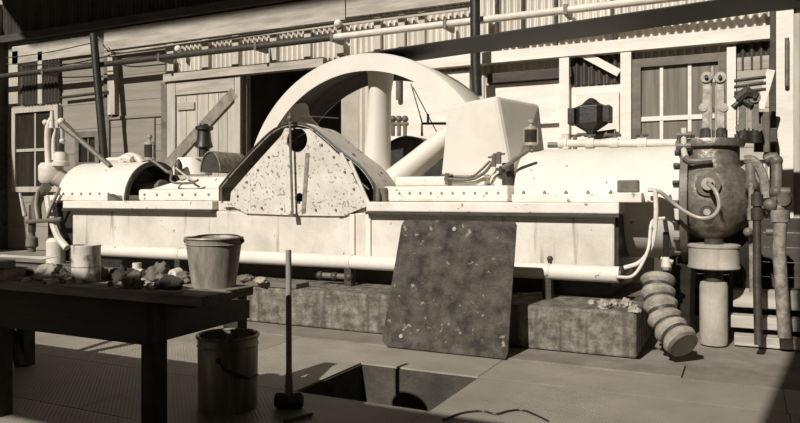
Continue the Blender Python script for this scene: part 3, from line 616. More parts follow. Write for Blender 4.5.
for p in (757, 762, 767): MB().tube([A(p, 152, 7.5), A(p, 112, 7.5)], 0.028, 8).build('guide_rod', 'grey_iron', tw)

# left end valve gear, built on the cylinder's outer end
Yl = 7.0
lt = vpot(51, 183, 163, 11.5, Yl, [(0.8, 0), (1, 0.15), (1, 0.85), (0.8, 1.0), (0.3, 1.0)]).build('valve_chest', 'pale_pipe', comp)
vpot(61, 166, 152, 8, Yl, [(1, 0), (1, 0.3), (0.85, 0.35), (0.85, 0.8), (0.6, 1.0), (0.2, 1.0)]).build('dash_pot', 'pale_pipe', lt)
MB().tube(smoothpath([A(48.5, 166, Yl), A(47.5, 140, Yl), A(48.5, 126, Yl), A(52, 119, Yl)], 4), 3.0 * MM(50, Yl), 10).build('upright', 'pale_pipe', lt)
MB().tube(smoothpath([A(54, 160, Yl), A(54, 140, Yl), A(57, 131, Yl), A(63, 128, Yl)], 4), 2.2 * MM(55, Yl), 10).build('upright', 'pale_pipe', lt)
MB().tube([A(52, 128, Yl), A(52, 111, Yl)], [2.8 * MM(52, Yl), 1.6 * MM(52, Yl)], 10).build('finial', 'pale_pipe', lt)
for p, q, r in ((45.5, 122.5, 3), (61.5, 121.5, 3.8), (62.5, 141, 3.0)): MB().ball(A(p, q, Yl - 0.03), r * MM(p, Yl), 12).build('pivot_ball', 'pale_pipe', lt)
MB().tube([A(61.5, 121.5, Yl - 0.03), A(62.5, 141, Yl - 0.03)], 1.9 * MM(61, Yl), 8).build('link', 'bright_steel', lt)
MB().tube([A(60, 152, Yl), A(60, 128, Yl)], 4.2 * MM(60, Yl), 10).build('spindle', 'dark_iron', lt)
MB().tube([A(64, 126, Yl), A(78, 138, Yl), A(110, 166, Yl)], [0.07, 0.04, 0.03], 8).build('reach_rod', 'grey_iron', lt)
MB().tube([A(56, 176, Yl), A(74, 186, 7.2)], 0.13, 12).build('elbow', 'pale_pipe', lt)
# left end pipework
lw = opipe([(47, 186), (40, 196), (36, 205), (37, 222)], 0.07, 'grey_iron', 6.58, 'steam_bend')
opipe([(60, 188), (52, 205), (46, 219)], 0.022, 'bright_steel', 6.50, 'link_rod'); opipe([(38, 190), (36, 205), (38, 220)], 0.022, 'bright_steel', 6.50, 'link_rod'); MB().tube([A(27, 222, 6.50), A(62, 219, 6.50)], 0.03, 8).build('cross_shaft', 'grey_iron', comp)
MB().tube([A(20, 193, 6.56), A(25, 216, 6.56)], [0.018, 0.032], 8).build('hand_lever', 'bright_steel', comp)
opipe([(48, 196), (51, 215), (58, 236), (67, 248)], 0.05, 'pale_pipe', 6.56, 'drain_pipe')
vpot(32, 252, 232, 6, 6.56, [(0.6, 0), (0.6, 0.2), (1, 0.3), (0.9, 0.7), (0.5, 0.8), (0.5, 1)]).build('drain_trap', 'grey_iron', comp)
vpot(56, 254, 238, 9, 6.62, [(1, -0.9), (1, 0.8), (0.7, 1.0)]).build('cylinder_foot', 'pale_pipe', comp)
MB().box(AX(47, 6.72), XB0 - 0.11, 6.72, 7.8, 0.40, 1.22).build('black_box', 'black_iron', comp, smooth=False, bevel=0.03)  # plain black box filling the dark space below the left barrel
MB().tube([A(32, 232, 6.56), A(33, 205, 6.56)], 0.05, 8).build('riser', 'dark_iron', comp)

# ================================================================== FLYWHEEL AND BELT
fw = thing('flywheel', 'huge white spoked flywheel rising behind the crank guard', 'flywheel', (WX, 8.55, WZ))
n = 96
rimp = [(WR - 0.24, WY0 + 0.01), (WR - 0.24, WY0), (WR - 0.02, WY0), (WR, WY0 + 0.03), (WR, WY1 - 0.03), (WR - 0.02, WY1), (WR - 0.24, WY1), (WR - 0.24, WY1 - 0.01)]
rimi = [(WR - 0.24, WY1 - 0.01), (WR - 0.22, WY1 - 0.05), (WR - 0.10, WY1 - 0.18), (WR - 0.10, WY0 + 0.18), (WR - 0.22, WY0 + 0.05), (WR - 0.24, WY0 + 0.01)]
MB().lathe(rimi, (WX, 0, WZ), 'Y', n, caps=False).build('rim_inside_shaded', 'brown_timber' if False else 'dark_iron', fw)  # inner face of the rim darkened, shade put into its colour
MB().lathe(rimp, (WX, 0, WZ), 'Y', n, caps=False).build('rim', 'wheel_paint', fw)
MB().lathe([(0.10, WY0 - 0.02), (0.32, WY0 - 0.02), (0.36, WY0 + 0.05), (0.36, WY1 - 0.05), (0.32, WY1 + 0.02), (0.10, WY1 + 0.02)], (WX, 0, WZ), 'Y', 40).build('hub', 'wheel_paint', fw)
MB().lathe([(0.11, 7.1), (0.11, 9.6)], (WX, 0, WZ), 'Y', 24).build('shaft', 'bright_steel', fw)
for k in range(7):
    a = -2 * PI / 7 * k + PI / 2 - 0.045; d = Vector((math.cos(a), 0, math.sin(a))); q = Vector((-d.z, 0, d.x)); mb = MB(); vs = []; m_ = 16
    secs = [(0.30, 0.19, 0.26), (0.8, 0.165, 0.24), (1.45, 0.145, 0.22), (1.70, 0.17, 0.26), (WR - 0.11, 0.26, 0.30)]
    for rr, hw, hd_ in secs:
        for j in range(m_):
            b = 2 * PI * j / m_; vs.append(Vector((WX, 8.55, WZ)) + d * rr + q * hw * math.cos(b) + Vector((0, hd_ * math.sin(b) * 0.9, 0)))
    fs = [(i * m_ + j, i * m_ + (j + 1) % m_, (i + 1) * m_ + (j + 1) % m_, (i + 1) * m_ + j) for i in range(len(secs) - 1) for j in range(m_)]
    mb.add(vs, fs); mb.build('spoke', 'wheel_paint', fw)
slope = 0.042
a0 = PI / 2 + math.atan(slope)
path = [(XR + 0.15, WZ + WR + 0.006 + slope * (XR + 0.15 - WX))] + [(WX + (WR + 0.004) * math.cos(a), WZ + (WR + 0.004) * math.sin(a)) for a in [a0 + (PI * 1.25 - a0) * i / 40 for i in range(41)]]
tag(MB().strip(list(reversed(path)), WY0 + 0.04, WY1 - 0.01, -0.012).build('drive_belt', 'belt_leather'), 'wide dark flat drive belt leaving the top of the flywheel', 'belt')

# ================================================================== PIPES AND FITTINGS AROUND THE ENGINE
YPp = 6.30
t = thing('steam_pipe', 'long white lagged pipe lying low along the engine bed front', 'pipe', (-4.5, YPp, 0.55))
xl, xr = AX(104, YPp), AX(622, YPp)
MB().lathe([(0.05, xl - 0.03), (0.072, xl), (0.072, xr - 0.02)], (0, YPp, 0.625), 'X', 20).build('lagging', 'lagging', t)
MB().lathe([(0.074, xr - 0.02), (0.074, xr), (0.04, xr + 0.02)], (0, YPp, 0.625), 'X', 20).build('end_cap', 'dark_iron', t)
for p in (180, 350, 548):
    x = AX(p, YPp); MB().lathe([(0.078, x - 0.025), (0.078, x + 0.025)], (0, YPp, 0.625), 'X', 20).build('strap', 'pale_pipe', t)
    MB().box(x - 0.04, x + 0.04, YPp - 0.05, YPp + 0.05, CURB_Z + 0.001, 0.56).build('pipe_stand', 'dark_iron', t, smooth=False)
c = A(550, 259, YPp); MB().tube([c, c + Vector((0, 0, -0.06))], 0.02, 8).build('bleed_cock', 'dark_iron', t); MB().ball(c, 0.03, 10).build('bleed_knob', 'dark_iron', t)
c = A(335, 276, YPp - 0.02); MB().tube([c + Vector((-0.2, 0, 0)), c + Vector((0.2, 0, 0))], 0.03, 8).build('under_valve', 'grey_iron', t)
for dx in (-0.18, 0, 0.18): MB().ball(c + Vector((dx, -0.01, 0)), 0.045, 10).build('under_valve_body', 'dark_iron', t)

# water pipe above the right barrel with cocks
t = thing('water_pipe', 'pale level pipe with cocks above the right barrel', 'pipe', A(560, 150, 7.45))
Yq = 7.45
MB().tube([A(560, 143.5, Yq), A(698, 143, Yq)], 0.042, 12).build('pipe_run', 'pale_pipe', t)
for p in (563, 590, 614, 642, 694): c = A(p, 143.3, Yq); MB().tube([c - Vector((0.045, 0, 0)), c + Vector((0.045, 0, 0))], 0.058, 10).build('coupling', 'pale_pipe', t)
for p in (575, 590, 615, 642): c = A(p, 143.3, Yq); MB().tube([c - Vector((0, 0, 0.10)), c + Vector((0, 0, 0.08))], 0.024, 8).build('cock', 'grey_iron', t); MB().tube([c + Vector((-0.06, 0, 0.08)), c + Vector((0.06, 0, 0.08))], 0.016, 6).build('cock_lever', 'dark_iron', t)
MB().tube([A(566, 134, Yq), A(566, 149, Yq)], 0.04, 10).build('end_tee', 'pale_pipe', t); MB().tube([A(594, 136, Yq + 0.1), A(616, 133, Yq + 0.1)], 0.045, 10).build('feed_branch', 'grey_iron', t)
MB().tube([A(548, 145, Yq), A(560, 145, Yq)], 0.03, 8).build('pipe_tail', 'grey_iron', t)
# black faceted oil tank
c = A(591, 125, Yq + 0.02); mm = MM(591, Yq)
t = thing('oil_tank', 'black faceted oil tank with domed lid above the right barrel', 'tank', A(591, 140, Yq))
R0 = 17 * mm
mb = MB().lathe([(0.25 * R0, -9 * mm), (0.30 * R0, -7 * mm), (R0 * 0.95, 0), (R0, 1 * mm), (R0, 18 * mm), (R0 * 0.55, 21 * mm), (R0 * 0.30, 25 * mm), (R0 * 0.12, 27 * mm)], c, 'Z', 6); ob = mb.build('tank_body', 'black_iron', t, smooth=False, bevel=0.006)
MB().box(c.x - 21 * mm, c.x - 14 * mm, Yq - 0.10, Yq + 0.10, c.z + 0.5 * mm, c.z + 17 * mm).build('tank_valve_box', 'black_iron', t, smooth=False, bevel=0.008)
MB().box(c.x + 13 * mm, c.x + 20 * mm, Yq - 0.10, Yq + 0.10, c.z + 1.5 * mm, c.z + 18 * mm).build('tank_valve_box', 'black_iron', t, smooth=False, bevel=0.008)
MB().tube([c - Vector((0, 0, 9 * mm)), c - Vector((0, 0, 17 * mm))], 3 * mm, 10).build('tank_stem', 'black_iron', t)

# pipe stand with white lagging under the valve chest
pc = G(713, 347); pc.z = 0
t = thing('exhaust_riser', 'thick vertical pipe with white lagging under the right valve chest', 'pipe', pc)
def zz(py): return A(713, py, pc.y).z
mm = MM(713, pc.y)
MB().lathe([(0.9 * 9 * mm, 0.0), (9 * mm, 0.02), (9 * mm, 0.93)], (pc.x, pc.y + 0.14, 0), 'Z', 24).build('riser', 'dark_iron', t)
MB().lathe([(12.8 * mm, 0.001), (13.4 * mm, 0.03), (13.4 * mm, zz(288)), (12.5 * mm, zz(284)), (10 * mm, zz(283))], (pc.x, pc.y + 0.14, 0), 'Z', 28).build('lower_lagging', 'old_lagging', t)
MB().lathe([(24 * mm, zz(270)), (25 * mm, zz(269)), (25 * mm, zz(267.5)), (24 * mm, zz(266)), (24 * mm, zz(249)), (25 * mm, zz(248)), (25 * mm, zz(246)), (23 * mm, zz(245)), (9 * mm, zz(245))], (pc.x, pc.y + 0.16, 0), 'Z', 36).build('collar_drum', 'old_lagging', t)
# cable from the bonnet
pipe('bonnet_cable', 'pale cable looping from the polished chest bonnet', 'cable', smoothpath([A(*p) for p in ((709, 184, 6.60), (716, 192, 6.5), (719, 206, 6.48), (713, 216, 6.48), (700, 218, 6.5), (686, 212, 6.5), (672, 202, 6.5), (660, 192, 6.45), (648, 190, 6.45))], 5), 0.017, 'bright_steel', 8)
pipe('bed_hose', 'pale hose hanging between the bed end and the pipe end', 'hose', smoothpath([A(*p) for p in ((655, 190, 6.4), (656, 215, 6.38), (652, 245, 6.36), (640, 262, 6.34), (624, 268, 6.32))], 5), 0.02, 'pale_pipe', 8)
pipe('lower_hose', 'second thin pale hose curving under the pipe end', 'hose', smoothpath([A(*p) for p in ((665, 218, 6.4), (652, 222, 6.38), (648, 250, 6.3), (634, 275, 6.25), (616, 277, 6.2))], 5), 0.014, 'pale_pipe', 8)
# drain valve beside the riser
t = thing('drain_valve', 'small pale valve on a dark pipe left of the white lagged riser', 'valve', G(666, 342))
MB().tube([A(666, 339.5, 6.6), A(666, 232, 6.6)], 0.025, 8).build('pipe', 'black_iron', t); vpot(666, 270, 257, 5, 6.58, [(0.6, 0), (1, 0.25), (0.8, 0.75), (0.6, 1.0)]).build('valve_body', 'pale_pipe', t); MB().tube([A(659, 258, 6.58), A(673, 262, 6.58)], 0.02, 6).build('valve_lever', 'bright_steel', t)
# pipe cluster at right
def px_pipe(name, label, pts, r, m, fit=()):
    t = thing(name, label, 'pipe', A(*pts[-1])); MB().tube([A(*p) for p in pts], r, 12).build('pipe_run', m, t)
    for p in fit:
        c = A(*p); MB().tube([c - Vector((0, 0, 0.05)), c + Vector((0, 0, 0.05))], r * 1.45, 12).build('coupling', m, t)
    return t
px_pipe('rough_drain_pipe', 'rough pale lagged pipe slanting to the floor at far right', [(781, 212, 6.75), (779, 250, 6.70), (785, 338, 6.62)], 0.052, 'rough_pipe', [(780, 216, 6.75)])
px_pipe('black_drain_pipe', 'tall straight black pipe standing left of the rough lagged pipe', [(757, 192, 6.55), (757, 280, 6.5), (758.5, 345, 6.45)], 0.032, 'dark_iron', [(757, 214, 6.54), (757, 200, 6.54)])
px_pipe('thin_drain_pipe', 'short thin dark pipe hidden behind the tall black one', [(751, 185, 6.75), (752, 292, 6.75)], 0.022, 'rough_pipe', [(751, 214, 6.75)])
t = thing('pipe_manifold', 'elbowed pipe manifold with valves right of the polished chest', 'pipe', A(765, 215, 6.8))
for pts, r in (([(765, 160, 6.9), (776, 160, 6.9), (776, 205, 6.85)], 0.045), ([(748, 210, 6.8), (764, 210, 6.8), (781, 208, 6.8)], 0.045), ([(750, 165, 6.9), (751, 186, 6.8)], 0.04), ([(776, 192, 6.85), (790, 192, 6.85)], 0.04), ([(766, 232, 6.75), (780, 232, 6.75)], 0.03), ([(776, 205, 6.85), (779, 214, 6.8)], 0.06)):
    MB().tube(smoothpath([A(*p) for p in pts], 4), r, 12).build('pipe_run', 'grey_iron', t)
for p in ((776, 161, 6.9), (764, 210, 6.8), (776, 192, 6.85), (751, 186, 6.8), (770, 205, 6.75), (757, 210, 6.78)): MB().ball(A(*p), 0.056, 12).build('elbow', 'grey_iron', t)
c = A(784, 200, 6.8); MB().lathe([(0.05, -0.03), (0.065, 0.0), (0.05, 0.03)], c, 'Y', 18).build('valve_wheel', 'grey_iron', t)
c = A(748, 232, 6.65); MB().ball(c, 0.04, 10).build('union', 'grey_iron', t)
# dark lower body of the chest (exhaust bend)
opipe([(696, 228, 7.2), (688, 242, 7.2), (682, 262, 7.2), (680, 300, 7.2), (680, 333, 7.2)], 0.13, 'black_iron', 7.0, 'exhaust_bend'); opipe([(728, 228, 7.3), (738, 244, 7.3), (743, 266, 7.3), (743, 300, 7.3), (743, 330, 7.3)], 0.12, 'black_iron', 7.0, 'exhaust_bend')
t = thing('added_partition', 'low dark boarded partition added to darken the space behind the right hand pipes', 'partition', (0, 8.3, 0))  # boards added to make the background behind the pipes dark
for i in range(7): MB().box(-0.72, 1.0, 8.3, 8.34, i * 0.155, i * 0.155 + 0.15).build('board', 'dark_timber', t, smooth=False)
for x in (-0.66, 0.12, 0.9): MB().box(x, x + 0.07, 8.342, 8.42, 0, 1.08).build('post', 'dark_timber', t, smooth=False)
# timbers on the floor at right
for i, (y0, z0, z1, p0, p1, lb) in enumerate(((7.05, 0.30, 0.46, 733, 812, 'upper pale timber skid behind the right hand pipes'), (6.95, 0.13, 0.24, 730, 812, 'middle narrow timber skid behind the right hand pipes'), (6.80, 0.0, 0.09, 734, 812, 'lowest timber skid lying on the floor behind the right hand pipes'))):
    o = MB().box(AX(p0, y0), AX(p1, y0), y0, y0 + 0.16, z0, z1).build('timber_skid', 'pale_timber', smooth=False, bevel=0.01); tag(o, lb, 'timber', 'timber skids at the right')
for p, lb in ((748, 'dark block propping the timber skids behind the tall black pipe'), (796, 'dark block propping the timber skids at the far right edge')):
    mb = MB(); x = AX(p, 7.1); mb.box(x - 0.08, x + 0.08, 7.215, 7.4, 0, 0.46); tag(mb.build('prop_block', 'dark_timber', smooth=False, bevel=0.01), lb, 'block', 'prop blocks at the right')
# ribbed canvas hose
pts = smoothpath([A(658, 277, 6.22), A(658, 291, 6.16), A(661, 307, 6.08), A(668, 325, 6.0), A(682, 343, 5.88)], 14)
t = thing('ribbed_hose', 'fat ribbed canvas suction hose slumped on the floor at the right', 'hose', A(682, 352, 5.88))
rr = []; L = 0
for i, p in enumerate(pts):
    if i: L += (p - pts[i - 1]).length
    rr.append(0.125 + 0.014 * math.sin(2 * PI * L / 0.115))
MB().tube(pts, rr, 22).build('hose_body', 'hose_canvas', t)
L = 0; last = -1
for i, p in enumerate(pts[1:], 1):
    L += (p - pts[i - 1]).length
    k = int((L + 0.03) / 0.115)
    if k != last and i < len(pts) - 1:
        last = k; d = (pts[i + 1] - p).normalized(); MB().tube([p - d * 0.016, p + d * 0.016], 0.117, 22, caps=True).build('groove_ring', 'dark_iron', t)  # dark ring set into each trough of the hose
d = (pts[-1] - pts[-2]).normalized(); MB().tube([pts[-1] - d * 0.02, pts[-1] + d * 0.03], 0.118, 22).build('end_ring', 'grey_iron', t)

# ================================================================== LOOSE THINGS ON THE FLOOR
# hatch cover leaning on the plinth
b0, b1 = G(380, 348), G(507, 361)
yb = 5.36; lean = 0.255; hh = 1.09
t = thing('hatch_cover', 'rusty iron hatch cover plate leaning against the plinth', 'plate', ((b0.x + b1.x) / 2, yb, 0.013))
xa, xb, th = b0.x, b1.x, 0.02
yt = yb + lean
nrm = Vector((0, -hh, lean)).normalized()
def cover(z): return yb + lean * z / hh
out = [(xa + 0.05, 0.013), (xb - 0.02, 0.013), (xb, 0.05), (xb + 0.0, hh - 0.03), (xb - 0.02, hh), (xa + 0.10, hh), (xa + 0.075, hh - 0.03), (xa, 0.06)]
mb = MB(); m_ = len(out); vs = [(x, cover(z), z) for x, z in out] + [(x, cover(z) + th, z + th * 0.3) for x, z in out]
mb.add(vs, [tuple(range(m_)), tuple(range(2 * m_ - 1, m_ - 1, -1))] + [(i, m_ + i, m_ + (i + 1) % m_, (i + 1) % m_) for i in range(m_)])
mb.build('cover_plate', 'rust_plate', t, smooth=False)
for p, q in ((0.52, 0.94), (0.16, 0.10)):
    z = hh * q; x = xa + (xb - xa) * p; c = Vector((x, cover(z), z)); MB().tube([c + nrm * 0.012, c - nrm * 0.002], 0.018, 12).build('lifting_eye', 'rag_pale', t)
# timber stay that holds the cover off the plinth
yy = cover(0.60) + th + 0.012
tag(MB().box(-2.32, -2.22, yy, yy + 0.07, CURB_Z * 0 + 0.0125, 0.62).build('timber_stay', 'dark_timber', smooth=False), 'short dark timber stay standing upright behind the rusty hatch cover', 'timber')
# sledgehammer
hb_ = G(289, 408)
t = thing('sledgehammer', 'long handled sledgehammer standing upright on its head', 'hammer', hb_)
d = Vector((CO, SI, 0))
mb = MB(); o_ = hb_ + Vector((0, 0, 0.047)); mb.tube([o_ - d * 0.088, o_ - d * 0.075, o_ + d * 0.075, o_ + d * 0.088], [0.035, 0.047, 0.047, 0.035], 8); mb.build('hammer_head', 'dark_iron', t, smooth=False)
MB().tube([o_ + Vector((0, 0, 0.03)), o_ + Vector((0.0, 0, 0.10)), o_ + Vector((0, 0, 0.2)), A(288.5, 250, hb_.y)], [0.026, 0.024, 0.018, 0.018], 12).build('handle', 'handle_wood', t)
a, b = G(284, 421, 0.012), G(312, 414, 0.012)
tag(MB().tube([a, b], 0.011, 8).build('chisel_bar', 'grey_iron'), 'short iron bar lying beside the sledgehammer head', 'bar')
# thin wire on the floor
pipe('floor_wire', 'thin dark wire curling on the floor right of the hatch', 'wire', smoothpath([G(p, q, 0.008) for p, q in ((443, 420), (462, 413), (482, 411), (496, 414), (508, 411), (522, 410), (536, 415), (548, 421))], 5), 0.006, 'black_iron', 6)

def pail(name, label, c, r0, r1, h, m, hm, bail, rimw=0.008, group=None):
    t = thing(name, label, 'bucket', c, group); c = Vector(c)
    th = 0.006
    MB().lathe([(0.001, 0.012), (r0 - th, 0.012), (r1 - th, h), (r1, h), (r0 + (r1 - r0) * 0.04, 0.015), (r0, 0.0), (r0 - 0.012, 0.0), (r0 - 0.014, 0.01), (0.001, 0.01)], c, 'Z', 40, caps=False).build('body', m, t)
    MB().tube([c + Vector(((r1 + 0.001) * math.cos(2 * PI * k / 40), (r1 + 0.001) * math.sin(2 * PI * k / 40), h)) for k in range(41)], rimw, 8, caps=False).build('rim', m, t)
    MB().lathe([(r0 + (r1 - r0) * 0.86 + 0.001, h * 0.86), (r0 + (r1 - r0) * 0.88 + 0.006, h * 0.875), (r0 + (r1 - r0) * 0.89 + 0.001, h * 0.89)], c, 'Z', 40, caps=False).build('bead', m, t)
    return t
# pail on the floor under the bench end
pb = G(228, 407); pb.z = 0.0005
tp = pail('steel_pail', 'tall dark straight sided steel pail standing on the floor', pb, 0.178, 0.183, 0.445, 'pail_steel', 'dark_iron', None, 0.011)
v = -Vector((pb.x, pb.y, 0)).normalized(); w = Vector((-v.y, v.x, 0))
e1 = pb + (v * 0.98 - w * 0.05).normalized() * 0.187 + Vector((0, 0, 0.345)); e2 = pb + (v * 0.15 - w * -0.99).normalized() * 0.20 + Vector((0, 0, 0.25))
mid = (e1 + e2) / 2
rt = Vector((CO, SI, 0)); fr = Vector((SI, -CO, 0))
pts = [pb + fr * 0.19 + rt * -0.01 + Vector((0, 0, 0.33)), pb + fr * 0.20 + rt * 0.03 + Vector((0, 0, 0.28)), pb + fr * 0.19 + rt * 0.09 + Vector((0, 0, 0.235)), pb + fr * 0.13 + rt * 0.16 + Vector((0, 0, 0.21)), pb + fr * 0.05 + rt * 0.195 + Vector((0, 0, 0.215))]
bl = MB().tube(smoothpath(pts, 5), 0.006, 6).build('bail_handle', 'dark_iron', tp)
MB().ball(pts[0], 0.018, 10).build('ear', 'dark_iron', bl)
MB().tube([pts[1] + rt * 0.02 + Vector((0, 0, -0.01)), pts[3]], 0.011, 8).build('grip', 'dark_iron', bl)

# ================================================================== WORK BENCH
TZ = 0.83
FY = 2.55; XE = -2.285
t = thing('work_bench', 'dark heavy wooden work bench littered with rags and parts', 'bench', (-3.9, 2.9, 0))
for y0, y1, xe in ((FY, FY + 0.215, XE), (FY + 0.22, FY + 0.45, XE - 0.05)):
    MB().box(-6.4, xe, y0, y1, TZ - 0.05, TZ).build('top_plank', 'bench_top', t, smooth=False, bevel=0.006)
MB().box(-6.3, -2.69, FY + 0.045, FY + 0.085, 0.555, TZ - 0.051).build('apron', 'bench_wood', t, smooth=False)
MB().box(-6.3, -2.66, FY + 0.36, FY + 0.40, 0.70, TZ - 0.051).build('apron', 'bench_wood', t, smooth=False)
xf, xk, yf, yk = -2.69, -2.93, FY + 0.088, FY + 1.17
MB().hexa([(xf - 0.04, yf, 0.555), (xf, yf, 0.555), (xk, yk, 0.50), (xk - 0.04, yk, 0.50), (xf - 0.04, yf, TZ - 0.051), (xf, yf, TZ - 0.051), (xk, yk, 0.62), (xk - 0.04, yk, 0.62)]).build('apron', 'bench_wood', t, smooth=False)
for x1, y0, w in ((-2.70, FY + 0.10, 0.085), (-2.95, FY + 1.07, 0.12), (AX(33.5, FY + 1.0) - 0.10, FY + 0.99, 0.09), (AX(13, FY + 0.2), FY + 0.10, 0.08)):
    MB().box(x1 - w, x1, y0, y0 + 0.10, 0.0, (TZ - 0.051) if y0 < FY + 0.5 else 0.70).build('leg', 'bench_wood', t, smooth=False, bevel=0.004)
lx = AX(33.5, FY + 1.0); MB().beam((lx - 0.08, FY + 0.95, 0.02), (lx - 0.42, FY + 0.95, 0.74), 0.06, 0.05).build('leg_brace', 'bench_wood', t, smooth=False)

def TP(px, py):                            # a point on the bench top, kept on its planks
    p = G(px, py, TZ); y = min(max(p.y, FY + 0.02), FY + 0.39)
    return p if y == p.y else Vector((AX(px, y), y, TZ))
# pail on the bench
c = TP(214, 286.5); c.z = TZ + 0.0005
tp2 = pail('galvanised_bucket', 'flared galvanised bucket standing on the bench end', c, 0.112, 0.146, 0.255, 'galvanised', 'dark_iron', None, 0.006)
for s in (-1, 1): MB().ball(c + rt * 0.147 * s + Vector((0, 0, 0.24)), 0.014, 8).build('ear', 'dark_iron', tp2)
MB().tube(smoothpath([c - rt * 0.15 + Vector((0, 0, 0.242)), c - fr * 0.10 - rt * 0.1 + Vector((0, 0, 0.262)), c - fr * 0.152 + Vector((0, 0, 0.264)), c - fr * 0.10 + rt * 0.1 + Vector((0, 0, 0.262)), c + rt * 0.15 + Vector((0, 0, 0.242))], 6), 0.004, 6).build('bail_handle', 'dark_iron', tp2)
# tin can
c = TP(86, 282); c.z = TZ + 0.0005
t = thing('tin_can', 'battered pale tin can with dark stains on the bench', 'can', c)
MB().lathe([(0.001, 0.006), (0.073, 0.006), (0.075, 0.205), (0.078, 0.205), (0.079, 0.198), (0.076, 0.190), (0.076, 0.012), (0.078, 0.006), (0.076, 0.0), (0.001, 0.0)], c, 'Z', 32, caps=False).build('can_body', 'tin_can', t)
MB().lathe([(0.0775, 0.085), (0.0775, 0.088)], c, 'Z', 32, caps=False).build('can_seam', 'grey_iron', t)

def lump(name, label, px, py, sx, sy, sz, m, seed, cat='rag', base=None, rough=0.45):
    c = base if base is not None else TP(px, py)
    bm = bmesh.new(); bmesh.ops.create_icosphere(bm, subdivisions=4, radius=1.0)
    o = Vector((seed * 7.3, seed * 3.1, seed))
    for v in bm.verts:
        p = v.co.copy(); k = 1 + rough * noise.fractal(p * 1.6 + o, 0.8, 2.0, 4) + 0.12 * noise.noise(p * 6 + o)
        v.co = Vector((p.x * sx * k, p.y * sy * k, max(p.z * k, -0.45) * sz))
    lo = min(v.co.z for v in bm.verts)
    for v in bm.verts: v.co.z -= lo
    me = bpy.data.meshes.new(name); bm.to_mesh(me); bm.free(); me.shade_smooth(); me.materials.append(MATS[m])
    ob = link(name, me, loc=tuple(c + Vector((0, 0, 0.001)))); return tag(ob, label, cat)
RG = 'rags and loose parts on the bench'
for i, a in enumerate((
    ('rag', 'black oily rag bundled right of the tin can', 121, 280, 0.065, 0.05, 0.055, 'rag_dark', 1),
    ('rag', 'grey crumpled rag in the middle of the bench front', 134, 288, 0.06, 0.045, 0.05, 'rag_grey', 2),
    ('rag', 'dark heap of rags left of the galvanised bucket', 170, 289, 0.075, 0.045, 0.045, 'rag_dark', 3),
    ('rag', 'greyish rag heap touching the galvanised bucket', 184, 283, 0.05, 0.05, 0.04, 'rag_grey', 4),
    ('rag', 'pale crumpled cloth left of the tin can', 47, 280, 0.07, 0.05, 0.06, 'rag_pale', 5),
    ('rag', 'dark cloth heap between the pale crumpled cloth and the tin can', 63, 280, 0.07, 0.05, 0.04, 'rag_dark', 6),
    ('rag', 'small pale cloth scrap beside the tin can base', 104, 279, 0.035, 0.03, 0.04, 'rag_pale', 7),
    ('rag', 'dark rag lying at the left end of the bench', 24, 278, 0.07, 0.04, 0.04, 'rag_dark', 8),
    ('rag', 'mottled rag beside the crossed pale sticks', 158, 280, 0.07, 0.06, 0.06, 'rag_grey', 9))):
    lump(*a)
def stick(name, label, p, q, w, h, m, cat):
    a = TP(*p); b = TP(*q); a.z = b.z = TZ + h / 2 + 0.001
    return tag(MB().beam(a, b, w, h, up=(0, 0, 1)).build(name, m, smooth=False, bevel=0.002), label, cat)
stick('wood_strip', 'pale thin wood strip pointing up between the rags', (139, 273), (149, 284), 0.015, 0.012, 'pale_timber', 'stick')
stick('wood_strip', 'pale short wood strip lying near the bench front edge', (145, 283), (155, 290), 0.02, 0.012, 'pale_timber', 'stick')
stick('wood_strip', 'pale flat strip at the front edge left of the bucket', (160, 292.5), (182, 293.5), 0.018, 0.010, 'pale_timber', 'stick')
stick('wood_strip', 'small pale chip at the front edge below the dark rag', (118, 289), (127, 287), 0.012, 0.008, 'pale_timber', 'stick')
stick('wood_strip', 'grey flat board on the bench left end', (8, 281), (44, 279), 0.08, 0.015, 'rough_pipe', 'board')
stick('wood_strip', 'thin dark slat leaning beside the bucket rim', (182, 268), (190, 274), 0.02, 0.012, 'brown_timber', 'stick')
# paper sheet / plan with turned-up edge at the back left
def sheet(name, label, corners, lift, m):
    P = [Vector(c) for c in corners]; mb = MB(); n_ = 12; vs = []
    for i in range(n_ + 1):
        for j in range(n_ + 1):
            s, u_ = i / n_, j / n_
            p = P[0] * (1 - s) * (1 - u_) + P[1] * s * (1 - u_) + P[2] * s * u_ + P[3] * (1 - s) * u_
            p.z += lift * (0.5 + 0.5 * math.sin(5 * s + 3 * u_)) * (s * s) + 0.001; vs.append(p)
    top = [p + Vector((0, 0, 0.003)) for p in vs]; N_ = len(vs); f = []
    for i in range(n_):
        for j in range(n_):
            a = i * (n_ + 1) + j; q = (a, a + n_ + 1, a + n_ + 2, a + 1); f += [tuple(N_ + k for k in q), tuple(reversed(q))]
    mb.add(vs + top, f); return tag(mb.build(name, m), label, 'paper')
ty = TP(30, 268).y
q = [A(-4, 263, 2.80), A(42, 264, 2.80), A(62, 258.5, 2.93), A(2, 256, 2.93)]
tq = MB().box(q[0].x, q[1].x, 2.79, 2.94, TZ + 0.001, min(p.z for p in q) - 0.002).build('wood_tray', 'brown_timber', smooth=False); tag(tq, 'low wooden box under the pale paper sheet on the bench', 'box')
for p in q: p.z = max(p.z for p in q)
sheet('paper_sheet', 'long pale sheet of paper at the back left of the bench', q, 0.012, 'paper')
